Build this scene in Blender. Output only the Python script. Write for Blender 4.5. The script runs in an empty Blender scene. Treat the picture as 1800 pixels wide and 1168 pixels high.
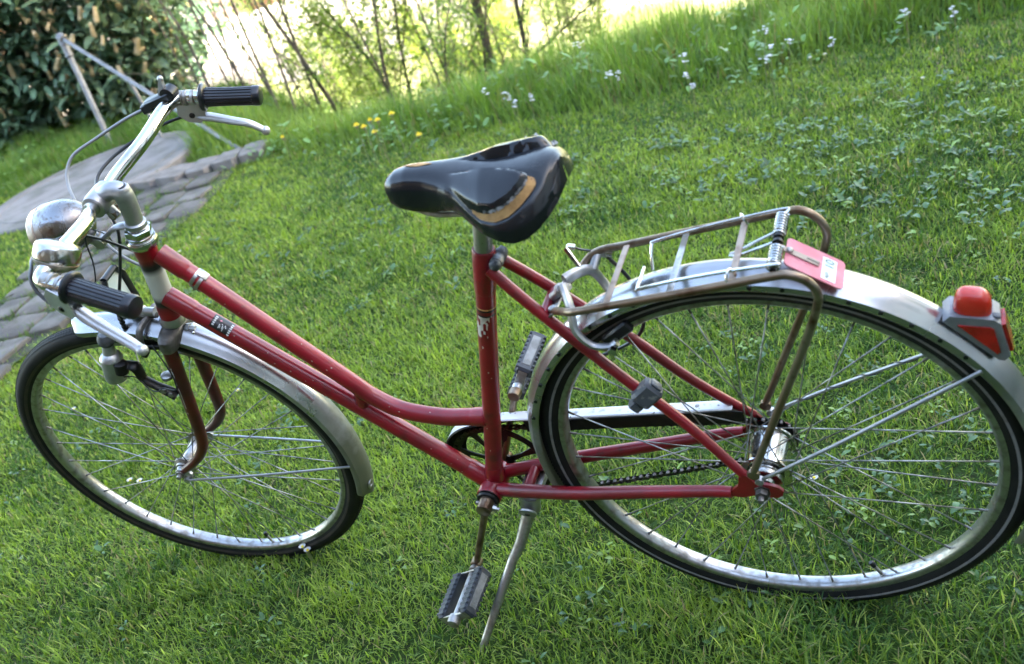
import bpy, math, random
import numpy as np
from mathutils import Vector, Matrix

random.seed(7)
rng = np.random.default_rng(11)
R = math.radians
scn = bpy.context.scene
COL = scn.collection

# ------------------------------------------------------------------ camera
CAM = np.array([0.29196, -1.1115, 1.24321])
RIGHT = np.array([0.89647, 0.35317, -0.2676])
DOWN = np.array([-0.04222, -0.53309, -0.845])
FWD = np.array([-0.44109, 0.76882, -0.46299])
F_PX = 1693.08
cd = bpy.data.cameras.new("camera")
cam = bpy.data.objects.new("camera", cd)
COL.objects.link(cam)
cam.matrix_world = Matrix(((RIGHT[0], -DOWN[0], -FWD[0], CAM[0]),
                           (RIGHT[1], -DOWN[1], -FWD[1], CAM[1]),
                           (RIGHT[2], -DOWN[2], -FWD[2], CAM[2]), (0, 0, 0, 1)))
cd.sensor_fit = 'HORIZONTAL'
cd.sensor_width = 36.0
cd.lens = F_PX / 1800 * 36.0
cd.clip_start = 0.05
cd.clip_end = 2000
cd.dof.use_dof = True
cd.dof.focus_distance = 1.72
cd.dof.aperture_fstop = 4.8
scn.camera = cam

# ------------------------------------------------------------------ light
SUN_EL, SUN_AZ = R(21), R(80)          # azimuth clockwise from +Y
sun_dir = Vector((math.sin(SUN_AZ) * math.cos(SUN_EL), math.cos(SUN_AZ) * math.cos(SUN_EL), math.sin(SUN_EL)))
wd = bpy.data.worlds.new("World")
scn.world = wd
wd.use_nodes = True
nt = wd.node_tree
bg = nt.nodes["Background"]
sky = nt.nodes.new("ShaderNodeTexSky")
sky.sky_type = 'NISHITA'
sky.sun_disc = False
sky.sun_elevation = SUN_EL
sky.sun_rotation = SUN_AZ
sky.air_density = 1.0
sky.dust_density = 2.0
sky.ozone_density = 1.0
nt.links.new(sky.outputs[0], bg.inputs[0])
bg.inputs[1].default_value = 0.15
sd = bpy.data.lights.new("sun", 'SUN')
sd.energy = 4.5
sd.angle = R(0.53)
sd.color = (1.0, 0.93, 0.82)
sun = bpy.data.objects.new("sun", sd)
COL.objects.link(sun)
sun.rotation_euler = sun_dir.to_track_quat('Z', 'Y').to_euler()
sun.location = (12, 2, 14)
vs = scn.view_settings
vs.view_transform = 'Standard'
vs.look = 'None'
vs.exposure = 3.45
vs.gamma = 1.0
try:
    vs.use_white_balance = True
    vs.white_balance_temperature = 7250
    vs.white_balance_tint = 10
except Exception:
    pass

cy = scn.cycles
cy.use_adaptive_sampling = True
cy.adaptive_threshold = 0.02
cy.max_bounces = 5
cy.diffuse_bounces = 2
cy.glossy_bounces = 3
cy.transmission_bounces = 3
cy.transparent_max_bounces = 4
cy.caustics_reflective = False
cy.caustics_refractive = False
cy.sample_clamp_indirect = 6.0

# ------------------------------------------------------------------ materials
def mat(name, color, rough=0.5, metal=0.0, coat=0.0, var=None, vscale=20.0, vdet=4.0, vlo=0.4, vhi=0.6,
        var2=None, v2scale=60.0, v2lo=0.55, v2hi=0.65, bump=0.0, bscale=80.0, rvar=0.0, attr=False,
        trans=0.0, spec=0.5, orand=0.0, tcol=None):
    m = bpy.data.materials.new(name)
    m.use_nodes = True
    t = m.node_tree
    b = t.nodes["Principled BSDF"]
    b.inputs["Base Color"].default_value = (*color, 1)
    b.inputs["Roughness"].default_value = rough
    b.inputs["Metallic"].default_value = metal
    b.inputs["Coat Weight"].default_value = coat
    b.inputs["Coat Roughness"].default_value = 0.12
    b.inputs["Specular IOR Level"].default_value = spec
    tc = t.nodes.new("ShaderNodeTexCoord")
    cur = None
    if attr:
        a = t.nodes.new("ShaderNodeAttribute")
        a.attribute_name = "Col"
        cur = a.outputs["Color"]
    def noise(scale, det):
        n = t.nodes.new("ShaderNodeTexNoise")
        n.inputs["Scale"].default_value = scale
        n.inputs["Detail"].default_value = det
        t.links.new(tc.outputs["Object"], n.inputs["Vector"])
        return n.outputs["Fac"]
    def ramp(src, lo, hi):
        r = t.nodes.new("ShaderNodeMapRange")
        r.inputs["From Min"].default_value = lo
        r.inputs["From Max"].default_value = hi
        t.links.new(src, r.inputs["Value"])
        return r.outputs["Result"]
    def mix(fac, c2):
        nonlocal cur
        x = t.nodes.new("ShaderNodeMix")
        x.data_type = 'RGBA'
        t.links.new(fac, x.inputs[0])
        if cur is None:
            x.inputs[6].default_value = (*color, 1)
        else:
            t.links.new(cur, x.inputs[6])
        x.inputs[7].default_value = (*c2, 1)
        cur = x.outputs[2]
    if var is not None:
        fac1 = ramp(noise(vscale, vdet), vlo, vhi)
        mix(fac1, var)
        if rvar:
            rr = t.nodes.new("ShaderNodeMapRange")
            rr.inputs["To Min"].default_value = rough
            rr.inputs["To Max"].default_value = rough + rvar
            t.links.new(fac1, rr.inputs["Value"])
            t.links.new(rr.outputs[0], b.inputs["Roughness"])
    if var2 is not None:
        mix(ramp(noise(v2scale, 6.0), v2lo, v2hi), var2)
    if orand:
        oi = t.nodes.new("ShaderNodeObjectInfo")
        mr_ = t.nodes.new("ShaderNodeMapRange"); mr_.inputs["To Min"].default_value = 1 - orand; mr_.inputs["To Max"].default_value = 1 + orand
        t.links.new(oi.outputs["Random"], mr_.inputs["Value"])
        vm = t.nodes.new("ShaderNodeVectorMath"); vm.operation = 'SCALE'
        t.links.new(cur, vm.inputs[0]); t.links.new(mr_.outputs[0], vm.inputs["Scale"])
        cur = vm.outputs[0]
    if cur is not None:
        t.links.new(cur, b.inputs["Base Color"])
    if bump:
        bn = t.nodes.new("ShaderNodeBump")
        bn.inputs["Strength"].default_value = bump
        bn.inputs["Distance"].default_value = 0.004
        t.links.new(noise(bscale, 6.0), bn.inputs["Height"])
        t.links.new(bn.outputs[0], b.inputs["Normal"])
    if trans:
        out = t.nodes["Material Output"]
        tr = t.nodes.new("ShaderNodeBsdfTranslucent")
        mx = t.nodes.new("ShaderNodeMixShader")
        mx.inputs[0].default_value = trans
        if cur is not None:
            if tcol is not None:
                mm = t.nodes.new("ShaderNodeMix"); mm.data_type = 'RGBA'; mm.blend_type = 'MULTIPLY'
                mm.inputs[0].default_value = 1.0
                t.links.new(cur, mm.inputs[6]); mm.inputs[7].default_value = (*tcol, 1)
                t.links.new(mm.outputs[2], tr.inputs[0])
            else:
                t.links.new(cur, tr.inputs[0])
        else:
            tr.inputs[0].default_value = (*color, 1)
        t.links.new(b.outputs[0], mx.inputs[1])
        t.links.new(tr.outputs[0], mx.inputs[2])
        t.links.new(mx.outputs[0], out.inputs[0])
    return m

M = {}
RUB = .22
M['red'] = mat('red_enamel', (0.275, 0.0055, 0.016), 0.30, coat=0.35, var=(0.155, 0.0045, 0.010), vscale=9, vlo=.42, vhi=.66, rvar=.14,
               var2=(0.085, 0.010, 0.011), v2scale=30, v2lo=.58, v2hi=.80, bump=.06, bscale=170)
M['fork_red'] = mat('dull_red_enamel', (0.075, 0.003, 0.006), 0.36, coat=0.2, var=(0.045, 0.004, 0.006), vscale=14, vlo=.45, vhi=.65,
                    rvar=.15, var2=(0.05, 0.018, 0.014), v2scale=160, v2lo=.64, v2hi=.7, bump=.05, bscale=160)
M['head'] = mat('head_tube_paint', (0.5, 0.5, 0.5), 0.36, coat=0.2, attr=True)
M['chrome'] = mat('chrome', (0.64, 0.64, 0.63), 0.10, 1.0, var=(0.46, 0.44, 0.41), vscale=26, vlo=.45, vhi=.62, rvar=.16,
                  var2=(0.16, 0.10, 0.06), v2scale=240, v2lo=.68, v2hi=.74, bump=.03, bscale=160)
M['alu'] = mat('cast_aluminium', (0.48, 0.48, 0.49), 0.36, 0.85, var=(0.35, 0.35, 0.365), vscale=30, vlo=.4, vhi=.65, rvar=.12,
               bump=.05, bscale=220)
M['steel'] = mat('dull_steel', (0.46, 0.45, 0.44), 0.36, 0.95, var=(0.24, 0.21, 0.18), vscale=34, vlo=.45, vhi=.65, rvar=.2,
                 var2=(0.17, 0.11, 0.07), v2scale=260, v2lo=.64, v2hi=.78, bump=.08, bscale=240)
M['dark_steel'] = mat('grimy_steel', (0.20, 0.19, 0.185), 0.40, 0.8, var=(0.09, 0.08, 0.07), vscale=30, vlo=.42, vhi=.62, rvar=.15, bump=.1, bscale=240)
M['rim'] = mat('rim_steel', (0.42, 0.42, 0.43), 0.28, 0.92, var=(0.25, 0.235, 0.22), vscale=70, vlo=.45, vhi=.68, rvar=.2,
               var2=(0.20, 0.15, 0.10), v2scale=400, v2lo=.66, v2hi=.76, bump=.05, bscale=300)
M['spoke'] = mat('spoke_steel', (0.40, 0.40, 0.40), 0.36, 0.9, var=(0.17, 0.16, 0.15), vscale=40, vlo=.42, vhi=.6)
M['rust'] = mat('rusty_chrome', (0.225, 0.150, 0.095), 0.36, 0.85, var=(0.31, 0.255, 0.20), vscale=9, vlo=.42, vhi=.66, rvar=-.08,
                var2=(0.105, 0.052, 0.028), v2scale=45, v2lo=.50, v2hi=.72, bump=.1, bscale=500)
M['lamp'] = mat('pitted_chrome', (0.32, 0.32, 0.335), 0.14, 1.0, var=(0.24, 0.205, 0.185), vscale=16, vlo=.42, vhi=.66, rvar=.3,
                var2=(0.15, 0.11, 0.085), v2scale=90, v2lo=.54, v2hi=.72, bump=.12, bscale=300)
M['bell_base'] = mat('rusty_bell_base', (0.36, 0.25, 0.17), 0.42, 0.8, var=(0.55, 0.5, 0.45), vscale=40, vlo=.45, vhi=.6, bump=.1, bscale=200)
M['tyre_black'] = mat('rubber', (0.0085, 0.0085, 0.0095), 0.6, var=(0.016, 0.0155, 0.015), vscale=30, vlo=.4, vhi=.7, bump=.15, bscale=500, spec=RUB)
M['stripe'] = mat('tyre_stripe', (0.20, 0.19, 0.20), 0.6, var=(0.12, 0.11, 0.11), vscale=70, vlo=.55, vhi=.72)
M['browntyre'] = mat('brown_sidewall', (0.034, 0.024, 0.021), 0.6, var=(0.015, 0.013, 0.012), vscale=50, vlo=.45, vhi=.6)
M['black'] = mat('black_plastic', (0.009, 0.009, 0.011), 0.34, bump=.05, bscale=300)
M['grip'] = mat('grip_rubber', (0.007, 0.0075, 0.012), 0.28, coat=.15, var=(0.014, 0.014, 0.019), vscale=50, vlo=.45, vhi=.65, bump=.04, bscale=200)
M['greyplastic'] = mat('weathered_grey_plastic', (0.07, 0.074, 0.085), 0.5, var=(0.22, 0.21, 0.19), vscale=70, vlo=.56, vhi=.66, bump=.2, bscale=200)
M['pedal'] = mat('pedal_rubber', (0.024, 0.028, 0.036), 0.48, var=(0.05, 0.05, 0.053), vscale=60, vlo=.5, vhi=.7, bump=.1, bscale=250)
M['reflector'] = mat('amber_grey_reflector', (0.22, 0.215, 0.21), 0.24, coat=.4, var=(0.13, 0.125, 0.12), vscale=40, vlo=.4, vhi=.6, bump=.5, bscale=700)
M['vinyl'] = mat('black_vinyl', (0.007, 0.008, 0.011), 0.15, coat=.10, var=(0.012, 0.012, 0.014), vscale=14, vlo=.45, vhi=.68, rvar=.16, bump=.04, bscale=420, spec=.42)
M['vinyl_worn'] = mat('torn_vinyl_edge', (0.34, 0.34, 0.35), 0.5, var=(0.1, 0.1, 0.1), vscale=120, vlo=.45, vhi=.6)
M['foam'] = mat('saddle_foam', (0.52, 0.30, 0.12), 0.9, var=(0.34, 0.18, 0.07), vscale=90, vlo=.4, vhi=.65, bump=.6, bscale=500)
M['lens_red'] = mat('red_lens', (0.48, 0.008, 0.008), 0.2, coat=.5, var=(0.30, 0.006, 0.006), vscale=60, vlo=.4, vhi=.6, bump=.5, bscale=420)
M['housing'] = mat('grey_lamp_housing', (0.20, 0.205, 0.22), 0.42, 0.3, var=(0.30, 0.30, 0.31), vscale=30, vlo=.42, vhi=.65, bump=.1, bscale=200)
M['lens_orange'] = mat('red_orange_dome', (0.50, 0.022, 0.012), 0.25, coat=.3, var=(0.58, 0.045, 0.025), vscale=22, vlo=.45, vhi=.65)
M['plate'] = mat('faded_red_plate', (0.60, 0.125, 0.16), 0.42, var=(0.66, 0.20, 0.24), vscale=26, vlo=.4, vhi=.62)
M['sticker_blue'] = mat('pale_sticker', (0.62, 0.74, 0.72), 0.4, var=(0.76, 0.78, 0.76), vscale=30, vlo=.4, vhi=.6)
M['ink'] = mat('ink', (0.02, 0.06, 0.05), 0.5)
M['white'] = mat('white_print', (0.78, 0.78, 0.76), 0.5)
M['pink'] = mat('pink_print', (0.55, 0.16, 0.22), 0.5)
M['blackprint'] = mat('black_print', (0.016, 0.016, 0.018), 0.35, coat=.2)
M['cream'] = mat('cream_primer', (0.62, 0.55, 0.47), 0.55, var=(0.5, 0.42, 0.35), vscale=90, vlo=.45, vhi=.6)
M['gold'] = mat('gold_lining', (0.55, 0.33, 0.12), 0.4)
M['chainguard'] = mat('guard_enamel', (0.74, 0.74, 0.75), 0.34, coat=.2, var=(0.50, 0.48, 0.46), vscale=60, vlo=.58, vhi=.7,
                      var2=(0.09, 0.085, 0.08), v2scale=160, v2lo=.66, v2hi=.70)
M['grease'] = mat('greasy_black_steel', (0.010, 0.009, 0.009), 0.38, 0.4, var=(0.030, 0.025, 0.021), vscale=60, vlo=.5, vhi=.7, bump=.1)
M['chain'] = mat('chain_steel', (0.10, 0.09, 0.085), 0.28, 0.9, var=(0.03, 0.026, 0.024), vscale=120, vlo=.4, vhi=.6)
M['cable_grey'] = mat('grey_cable', (0.26, 0.27, 0.29), 0.5)
M['cable_black'] = mat('black_cable', (0.02, 0.022, 0.028), 0.32)
M['white_metal'] = mat('grey_white_lever', (0.56, 0.56, 0.57), 0.32, 0.7, var=(0.44, 0.44, 0.455), vscale=30, vlo=.4, vhi=.65, rvar=.1)
M['tan_strap'] = mat('tan_painted_strip', (0.36, 0.275, 0.215), 0.5, 0.15, var=(0.24, 0.16, 0.115), vscale=60, vlo=.5, vhi=.68)
M['wire_bright'] = mat('bright_wire', (0.72, 0.72, 0.70), 0.18, 1.0, var=(0.4, 0.34, 0.28), vscale=40, vlo=.5, vhi=.7)

def guard_mat():
    m = mat('mudguard_alloy', (0.50, 0.50, 0.51), 0.23, 0.95, var=(0.33, 0.33, 0.355), vscale=7, vlo=.4, vhi=.65, rvar=.12, bump=.03, bscale=120)
    t = m.node_tree
    b = t.nodes["Principled BSDF"]
    # algae film growing on the ends of the guards that hang low
    tc = t.nodes.new("ShaderNodeTexCoord")
    sx = t.nodes.new("ShaderNodeSeparateXYZ")
    t.links.new(tc.outputs["Object"], sx.inputs[0])
    n = t.nodes.new("ShaderNodeTexNoise")
    n.inputs["Scale"].default_value = 22
    n.inputs["Detail"].default_value = 7
    t.links.new(tc.outputs["Object"], n.inputs["Vector"])
    a = t.nodes.new("ShaderNodeMath"); a.operation = 'MULTIPLY_ADD'
    a.inputs[1].default_value = 0.30
    t.links.new(n.outputs["Fac"], a.inputs[0])
    t.links.new(sx.outputs[2], a.inputs[2])
    r = t.nodes.new("ShaderNodeMapRange")
    r.inputs["From Min"].default_value = 0.30 - GO_Z
    r.inputs["From Max"].default_value = 0.16 - GO_Z
    t.links.new(a.outputs[0], r.inputs["Value"])
    gm = t.nodes.new("ShaderNodeMath"); gm.operation = 'MULTIPLY'; gm.inputs[1].default_value = 0.9
    t.links.new(r.outputs[0], gm.inputs[0])
    mx = t.nodes.new("ShaderNodeMix"); mx.data_type = 'RGBA'
    src = b.inputs["Base Color"].links[0].from_socket
    t.links.new(gm.outputs[0], mx.inputs[0])
    t.links.new(src, mx.inputs[6])
    mx.inputs[7].default_value = (0.115, 0.125, 0.07, 1)
    t.links.new(mx.outputs[2], b.inputs["Base Color"])
    mt = t.nodes.new("ShaderNodeMapRange"); mt.inputs["To Min"].default_value = .95; mt.inputs["To Max"].default_value = .15
    t.links.new(gm.outputs[0], mt.inputs["Value"]); t.links.new(mt.outputs[0], b.inputs["Metallic"])
    rsrc = b.inputs["Roughness"].links[0].from_socket
    mr = t.nodes.new("ShaderNodeMath"); mr.operation = 'MULTIPLY_ADD'; mr.inputs[1].default_value = 0.28
    t.links.new(gm.outputs[0], mr.inputs[0]); t.links.new(rsrc, mr.inputs[2]); t.links.new(mr.outputs[0], b.inputs["Roughness"])
    return m

# ------------------------------------------------------------------ mesh helpers
def V3(*a):
    return np.array(a if len(a) > 1 else a[0], float)

def unit(v):
    v = np.asarray(v, float)
    return v / (np.linalg.norm(v) + 1e-12)

def spline(pts, n=8):
    P = np.asarray(pts, float)
    if len(P) < 3:
        return P
    E0 = 2 * P[0] - P[1]; E1 = 2 * P[-1] - P[-2]
    Q = np.vstack([E0, P, E1])
    out = []
    for i in range(1, len(Q) - 2):
        p0, p1, p2, p3 = Q[i - 1], Q[i], Q[i + 1], Q[i + 2]
        for k in range(n):
            t = k / n
            out.append(.5 * ((2 * p1) + (-p0 + p2) * t + (2 * p0 - 5 * p1 + 4 * p2 - p3) * t * t + (-p0 + 3 * p1 - 3 * p2 + p3) * t ** 3))
    out.append(P[-1])
    return np.array(out)

class MB:
    def __init__(s):
        s.v = []; s.f = []; s.m = []; s.c = []
    def add(s, verts, faces, mi=0, col=None):
        o = len(s.v)
        s.v.extend([tuple(map(float, q)) for q in verts])
        s.f.extend([tuple(o + i for i in f) for f in faces])
        s.m.extend([mi] * len(faces))
        if col is None:
            col = [(1, 1, 1, 1)] * len(verts)
        s.c.extend(col)
        return s
    def tube(s, pts, r, n=12, mi=0, closed=False, cap=True, flat=1.0, up=None, prof=None):
        """sweep; r number or list; flat squashes the section along the frame's second axis; prof optional list of (a,b) unit section"""
        P = np.asarray(pts, float)
        m = len(P)
        rr = np.full(m, r) if np.isscalar(r) else np.interp(np.linspace(0, 1, m), np.linspace(0, 1, len(r)), r)
        T = np.empty_like(P)
        for i in range(m):
            a = P[(i - 1) % m] if (closed or i > 0) else P[i]
            b = P[(i + 1) % m] if (closed or i < m - 1) else P[i]
            T[i] = unit(b - a)
        if up is None:
            up = V3(0, 0, 1) if abs(T[0][2]) < .9 else V3(1, 0, 0)
        N = unit(up - T[0] * np.dot(up, T[0]))
        verts = []
        if prof is None:
            prof = [(math.cos(2 * math.pi * k / n), math.sin(2 * math.pi * k / n)) for k in range(n)]
        n = len(prof)
        for i in range(m):
            N = unit(N - T[i] * np.dot(N, T[i]))
            B = np.cross(T[i], N)
            for a, b in prof:
                verts.append(P[i] + rr[i] * (a * N + b * flat * B))
        faces = []
        for i in range(m if closed else m - 1):
            j = (i + 1) % m
            for k in range(n):
                l = (k + 1) % n
                faces.append((i * n + k, i * n + l, j * n + l, j * n + k))
        if cap and not closed:
            faces.append(tuple(range(n - 1, -1, -1)))
            faces.append(tuple((m - 1) * n + k for k in range(n)))
        return s.add(verts, faces, mi)
    def lathe(s, o, axis, prof, n=24, mi=0, cap=True, ref=None, rmod=None, cols=None):
        """prof list of (distance along axis, radius)"""
        A = unit(axis)
        ref = V3(0, 0, 1) if ref is None and abs(A[2]) < .9 else (V3(1, 0, 0) if ref is None else ref)
        N = unit(ref - A * np.dot(ref, A)); B = np.cross(A, N)
        o = np.asarray(o, float)
        verts = []; cc = []
        for i, (d, r) in enumerate(prof):
            for k in range(n):
                a = 2 * math.pi * k / n
                q = r * (rmod(k, n) if rmod else 1)
                verts.append(o + A * d + q * (math.cos(a) * N + math.sin(a) * B))
                if cols: cc.append(cols(d, a))
        faces = []
        m = len(prof)
        for i in range(m - 1):
            for k in range(n):
                l = (k + 1) % n
                faces.append((i * n + k, i * n + l, (i + 1) * n + l, (i + 1) * n + k))
        if cap:
            faces.append(tuple(range(n - 1, -1, -1)))
            faces.append(tuple((m - 1) * n + k for k in range(n)))
        return s.add(verts, faces, mi, cc or None)
    def box(s, c, ex, ey, ez, mi=0, bev=0.0):
        """half-extent vectors; bev shrinks the ends to round the edges a little"""
        c = np.asarray(c, float); ex = np.asarray(ex, float); ey = np.asarray(ey, float); ez = np.asarray(ez, float)
        if bev <= 0:
            vs_ = [c + a * ex + b * ey + d * ez for d in (-1, 1) for b in (-1, 1) for a in (-1, 1)]
            fs = [(0, 2, 3, 1), (4, 5, 7, 6), (0, 1, 5, 4), (2, 6, 7, 3), (0, 4, 6, 2), (1, 3, 7, 5)]
            return s.add(vs_, fs, mi)
        lx, ly, lz = np.linalg.norm(ex), np.linalg.norm(ey), np.linalg.norm(ez)
        fx, fy, fz = 1 - bev / lx, 1 - bev / ly, 1 - bev / lz
        ring = lambda kx, ky, z: [c + a * ex + b * ey + z * ez for a, b in
               ((-kx, -fy * ky), (-fx * kx, -ky), (fx * kx, -ky), (kx, -fy * ky), (kx, fy * ky), (fx * kx, ky), (-fx * kx, ky), (-kx, fy * ky))]
        rs = [ring(fx, fy, -1), ring(1, 1, -fz), ring(1, 1, fz), ring(fx, fy, 1)]
        vs_ = sum(rs, [])
        fs = []
        for i in range(3):
            for k in range(8):
                l = (k + 1) % 8
                fs.append((i * 8 + k, i * 8 + l, (i + 1) * 8 + l, (i + 1) * 8 + k))
        fs.append(tuple(range(7, -1, -1))); fs.append(tuple(24 + k for k in range(8)))
        return s.add(vs_, fs, mi)
    def prism(s, poly, off, mi=0):
        P = [np.asarray(q, float) for q in poly]; off = np.asarray(off, float)
        n = len(P)
        vs_ = P + [q + off for q in P]
        fs = [tuple(range(n - 1, -1, -1)), tuple(range(n, 2 * n))]
        fs += [(k, (k + 1) % n, n + (k + 1) % n, n + k) for k in range(n)]
        return s.add(vs_, fs, mi)
    def grid(s, G, mi=0, cu=False, cv=False, col=None):
        a, b = len(G), len(G[0])
        vs_ = [q for row in G for q in row]
        fs = []
        for i in range(a if cu else a - 1):
            for j in range(b if cv else b - 1):
                fs.append((i * b + j, i * b + (j + 1) % b, ((i + 1) % a) * b + (j + 1) % b, ((i + 1) % a) * b + j))
        return s.add(vs_, fs, mi, col)
    def ball(s, c, r, n=10, mi=0, sc=(1, 1, 1)):
        c = np.asarray(c, float)
        prof = [(-math.cos(math.pi * k / n) * r, max(1e-4, math.sin(math.pi * k / n) * r)) for k in range(n + 1)]
        s.lathe(c, (0, 0, 1), prof, 2 * n, mi, cap=False)
        return s

def link(o, parent=None):
    COL.objects.link(o)
    if parent is not None:
        o.parent = parent
    return o

def obj(name, mb, mats, parent=None, xf=None, sharp=38, smooth=True, label=None, recalc=True):
    me = bpy.data.meshes.new(name)
    vv = mb.v if xf is None else [tuple(xf(np.array(q))) for q in mb.v]
    me.from_pydata(vv, [], mb.f)
    if not isinstance(mats, (list, tuple)):
        mats = [mats]
    for m_ in mats:
        me.materials.append(M[m_] if isinstance(m_, str) else m_)
    if len(mats) > 1:
        me.polygons.foreach_set("material_index", mb.m)
    if any(M.get('head') is (M[m_] if isinstance(m_, str) else m_) for m_ in mats):
        a = me.color_attributes.new("Col", 'FLOAT_COLOR', 'POINT')
        a.data.foreach_set("color", np.array(mb.c, float).ravel())
    me.update()
    if recalc:
        import bmesh
        bm = bmesh.new(); bm.from_mesh(me)
        bmesh.ops.recalc_face_normals(bm, faces=bm.faces)
        bm.to_mesh(me); bm.free()
    if smooth:
        me.polygons.foreach_set("use_smooth", [True] * len(me.polygons))
        me.set_sharp_from_angle(angle=R(sharp))
    o = link(bpy.data.objects.new(name, me), parent)
    if label: o["label"] = label
    return o

def empty(name, loc=(0, 0, 0), parent=None):
    o = bpy.data.objects.new(name, None)
    o.empty_display_size = .1
    o.location = loc
    return link(o, parent)

def tag(o, label, cat, group=None, kind=None):
    if label: o["label"] = label
    if cat: o["category"] = cat
    if group: o["group"] = group
    if kind: o["kind"] = kind
    return o

def mesh_np(name, Vt, tris, col=None, mats=(), parent=None, smooth=False):
    me = bpy.data.meshes.new(name)
    nv, nf = len(Vt), len(tris)
    me.vertices.add(nv); me.loops.add(nf * 3); me.polygons.add(nf)
    me.vertices.foreach_set("co", np.ascontiguousarray(Vt, np.float32).ravel())
    me.loops.foreach_set("vertex_index", np.ascontiguousarray(tris, np.int32).ravel())
    me.polygons.foreach_set("loop_start", np.arange(0, nf * 3, 3, dtype=np.int32))
    if smooth:
        me.polygons.foreach_set("use_smooth", np.ones(nf, bool))
    if col is not None:
        a = me.color_attributes.new("Col", 'FLOAT_COLOR', 'POINT')
        c4 = np.ones((nv, 4), np.float32); c4[:, :3] = col
        a.data.foreach_set("color", c4.ravel())
    for m_ in mats: me.materials.append(m_)
    me.update(); me.validate()
    return link(bpy.data.objects.new(name, me), parent)

def vnoise(x, y, seed=0):
    """smooth value noise 0..1"""
    r_ = np.random.default_rng(seed).random((64, 64))
    xi = np.floor(x).astype(int); yi = np.floor(y).astype(int)
    fx = x - xi; fy = y - yi
    fx = fx * fx * (3 - 2 * fx); fy = fy * fy * (3 - 2 * fy)
    g = lambda a, b: r_[a % 64, b % 64]
    return (g(xi, yi) * (1 - fx) + g(xi + 1, yi) * fx) * (1 - fy) + (g(xi, yi + 1) * (1 - fx) + g(xi + 1, yi + 1) * fx) * fy

def project(P):
    d = P - CAM
    z = d @ FWD
    return 900 + F_PX * (d @ RIGHT) / z, 584 + F_PX * (d @ DOWN) / z, z

def in_view(P, mx=350, my=250):
    x, y, z = project(P)
    return (z > .2) & (x > -mx) & (x < 1800 + mx) & (y > -my) & (y < 1168 + my)

# ------------------------------------------------------------------ bike frame of reference
LEAN = R(10.0)
BL = np.array([[1, 0, 0], [0, math.cos(LEAN), -math.sin(LEAN)], [0, math.sin(LEAN), math.cos(LEAN)]])
AXLE_H = 0.33976
BASE = V3(-0.50, 0, 0)
GO = BL.T @ (BASE - V3(0, 0, AXLE_H))     # the thing's origin in bike coordinates
GO_Z = GO[2]
HEAD = R(72.33)
AX = V3(math.cos(HEAD), 0, math.sin(HEAD))
O_ST = V3(-1.04398, 0, -0.02167)
ST_A = 0.12918
def rotm(ax, a):
    k = unit(ax); K = np.array([[0, -k[2], k[1]], [k[2], 0, -k[0]], [-k[1], k[0], 0]])
    return np.eye(3) + math.sin(a) * K + (1 - math.cos(a)) * K @ K
S_ST = rotm(AX, ST_A)
WB = 1.11201
fx = lambda q: q - GO                                   # fixed to the frame
sx = lambda q: S_ST @ (q - O_ST) + O_ST - GO            # turns with the fork
M['guard'] = guard_mat()
def axpt(z):                                            # point on the steering axis at height z
    k = (z - O_ST[2]) / AX[2]
    return O_ST + k * AX

# ------------------------------------------------------------------ ground and setting
def terrain_z(x, y):
    x = np.asarray(x, float); y = np.asarray(y, float)
    edge = np.interp(x, [-30, -4.6, -3.9, -3.3, -2.6, -2.1, -1.5, -.9, -.5, 0.0, .6, 3], [5.2, 4.6, 3.6, 3.02, 2.98, 3.22, 3.50, 3.62, 4.1, 4.8, 5.4, 5.6])
    t = np.clip((y - edge) / 5.2, 0, 1)
    z = -2.0 * (t ** 1.25 * (2.25 - 1.25 * t))
    z = z - 0.02 * np.clip((y - 14) / 20, 0, 1)
    return z

def ground_mat():
    m = bpy.data.materials.new('turf_soil')
    m.use_nodes = True
    t = m.node_tree; b = t.nodes["Principled BSDF"]
    b.inputs["Roughness"].default_value = 0.95
    b.inputs["Specular IOR Level"].default_value = .15
    tc = t.nodes.new("ShaderNodeTexCoord")
    def noise(s, d=6):
        n = t.nodes.new("ShaderNodeTexNoise"); n.inputs["Scale"].default_value = s; n.inputs["Detail"].default_value = d
        t.links.new(tc.outputs["Object"], n.inputs["Vector"]); return n.outputs["Fac"]
    def mr(src, a, c, lo=0, hi=1):
        r = t.nodes.new("ShaderNodeMapRange"); r.inputs["From Min"].default_value = a; r.inputs["From Max"].default_value = c
        r.inputs["To Min"].default_value = lo; r.inputs["To Max"].default_value = hi
        t.links.new(src, r.inputs["Value"]); return r.outputs[0]
    def mixc(f, a, c):
        x = t.nodes.new("ShaderNodeMix"); x.data_type = 'RGBA'; t.links.new(f, x.inputs[0])
        for i, q in ((6, a), (7, c)):
            if isinstance(q, tuple): x.inputs[i].default_value = (*q, 1)
            else: t.links.new(q, x.inputs[i])
        return x.outputs[2]
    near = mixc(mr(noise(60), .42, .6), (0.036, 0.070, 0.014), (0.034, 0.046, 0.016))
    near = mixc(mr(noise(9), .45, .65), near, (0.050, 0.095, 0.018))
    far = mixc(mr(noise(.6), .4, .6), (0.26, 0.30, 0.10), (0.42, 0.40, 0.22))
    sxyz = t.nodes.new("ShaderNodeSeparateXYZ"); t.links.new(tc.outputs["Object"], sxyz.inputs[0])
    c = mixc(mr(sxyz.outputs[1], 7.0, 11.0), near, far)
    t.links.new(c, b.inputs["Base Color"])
    bn = t.nodes.new("ShaderNodeBump"); bn.inputs["Strength"].default_value = .8; bn.inputs["Distance"].default_value = .02
    t.links.new(noise(90), bn.inputs["Height"]); t.links.new(bn.outputs[0], b.inputs["Normal"])
    return m
M['ground'] = ground_mat()

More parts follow.
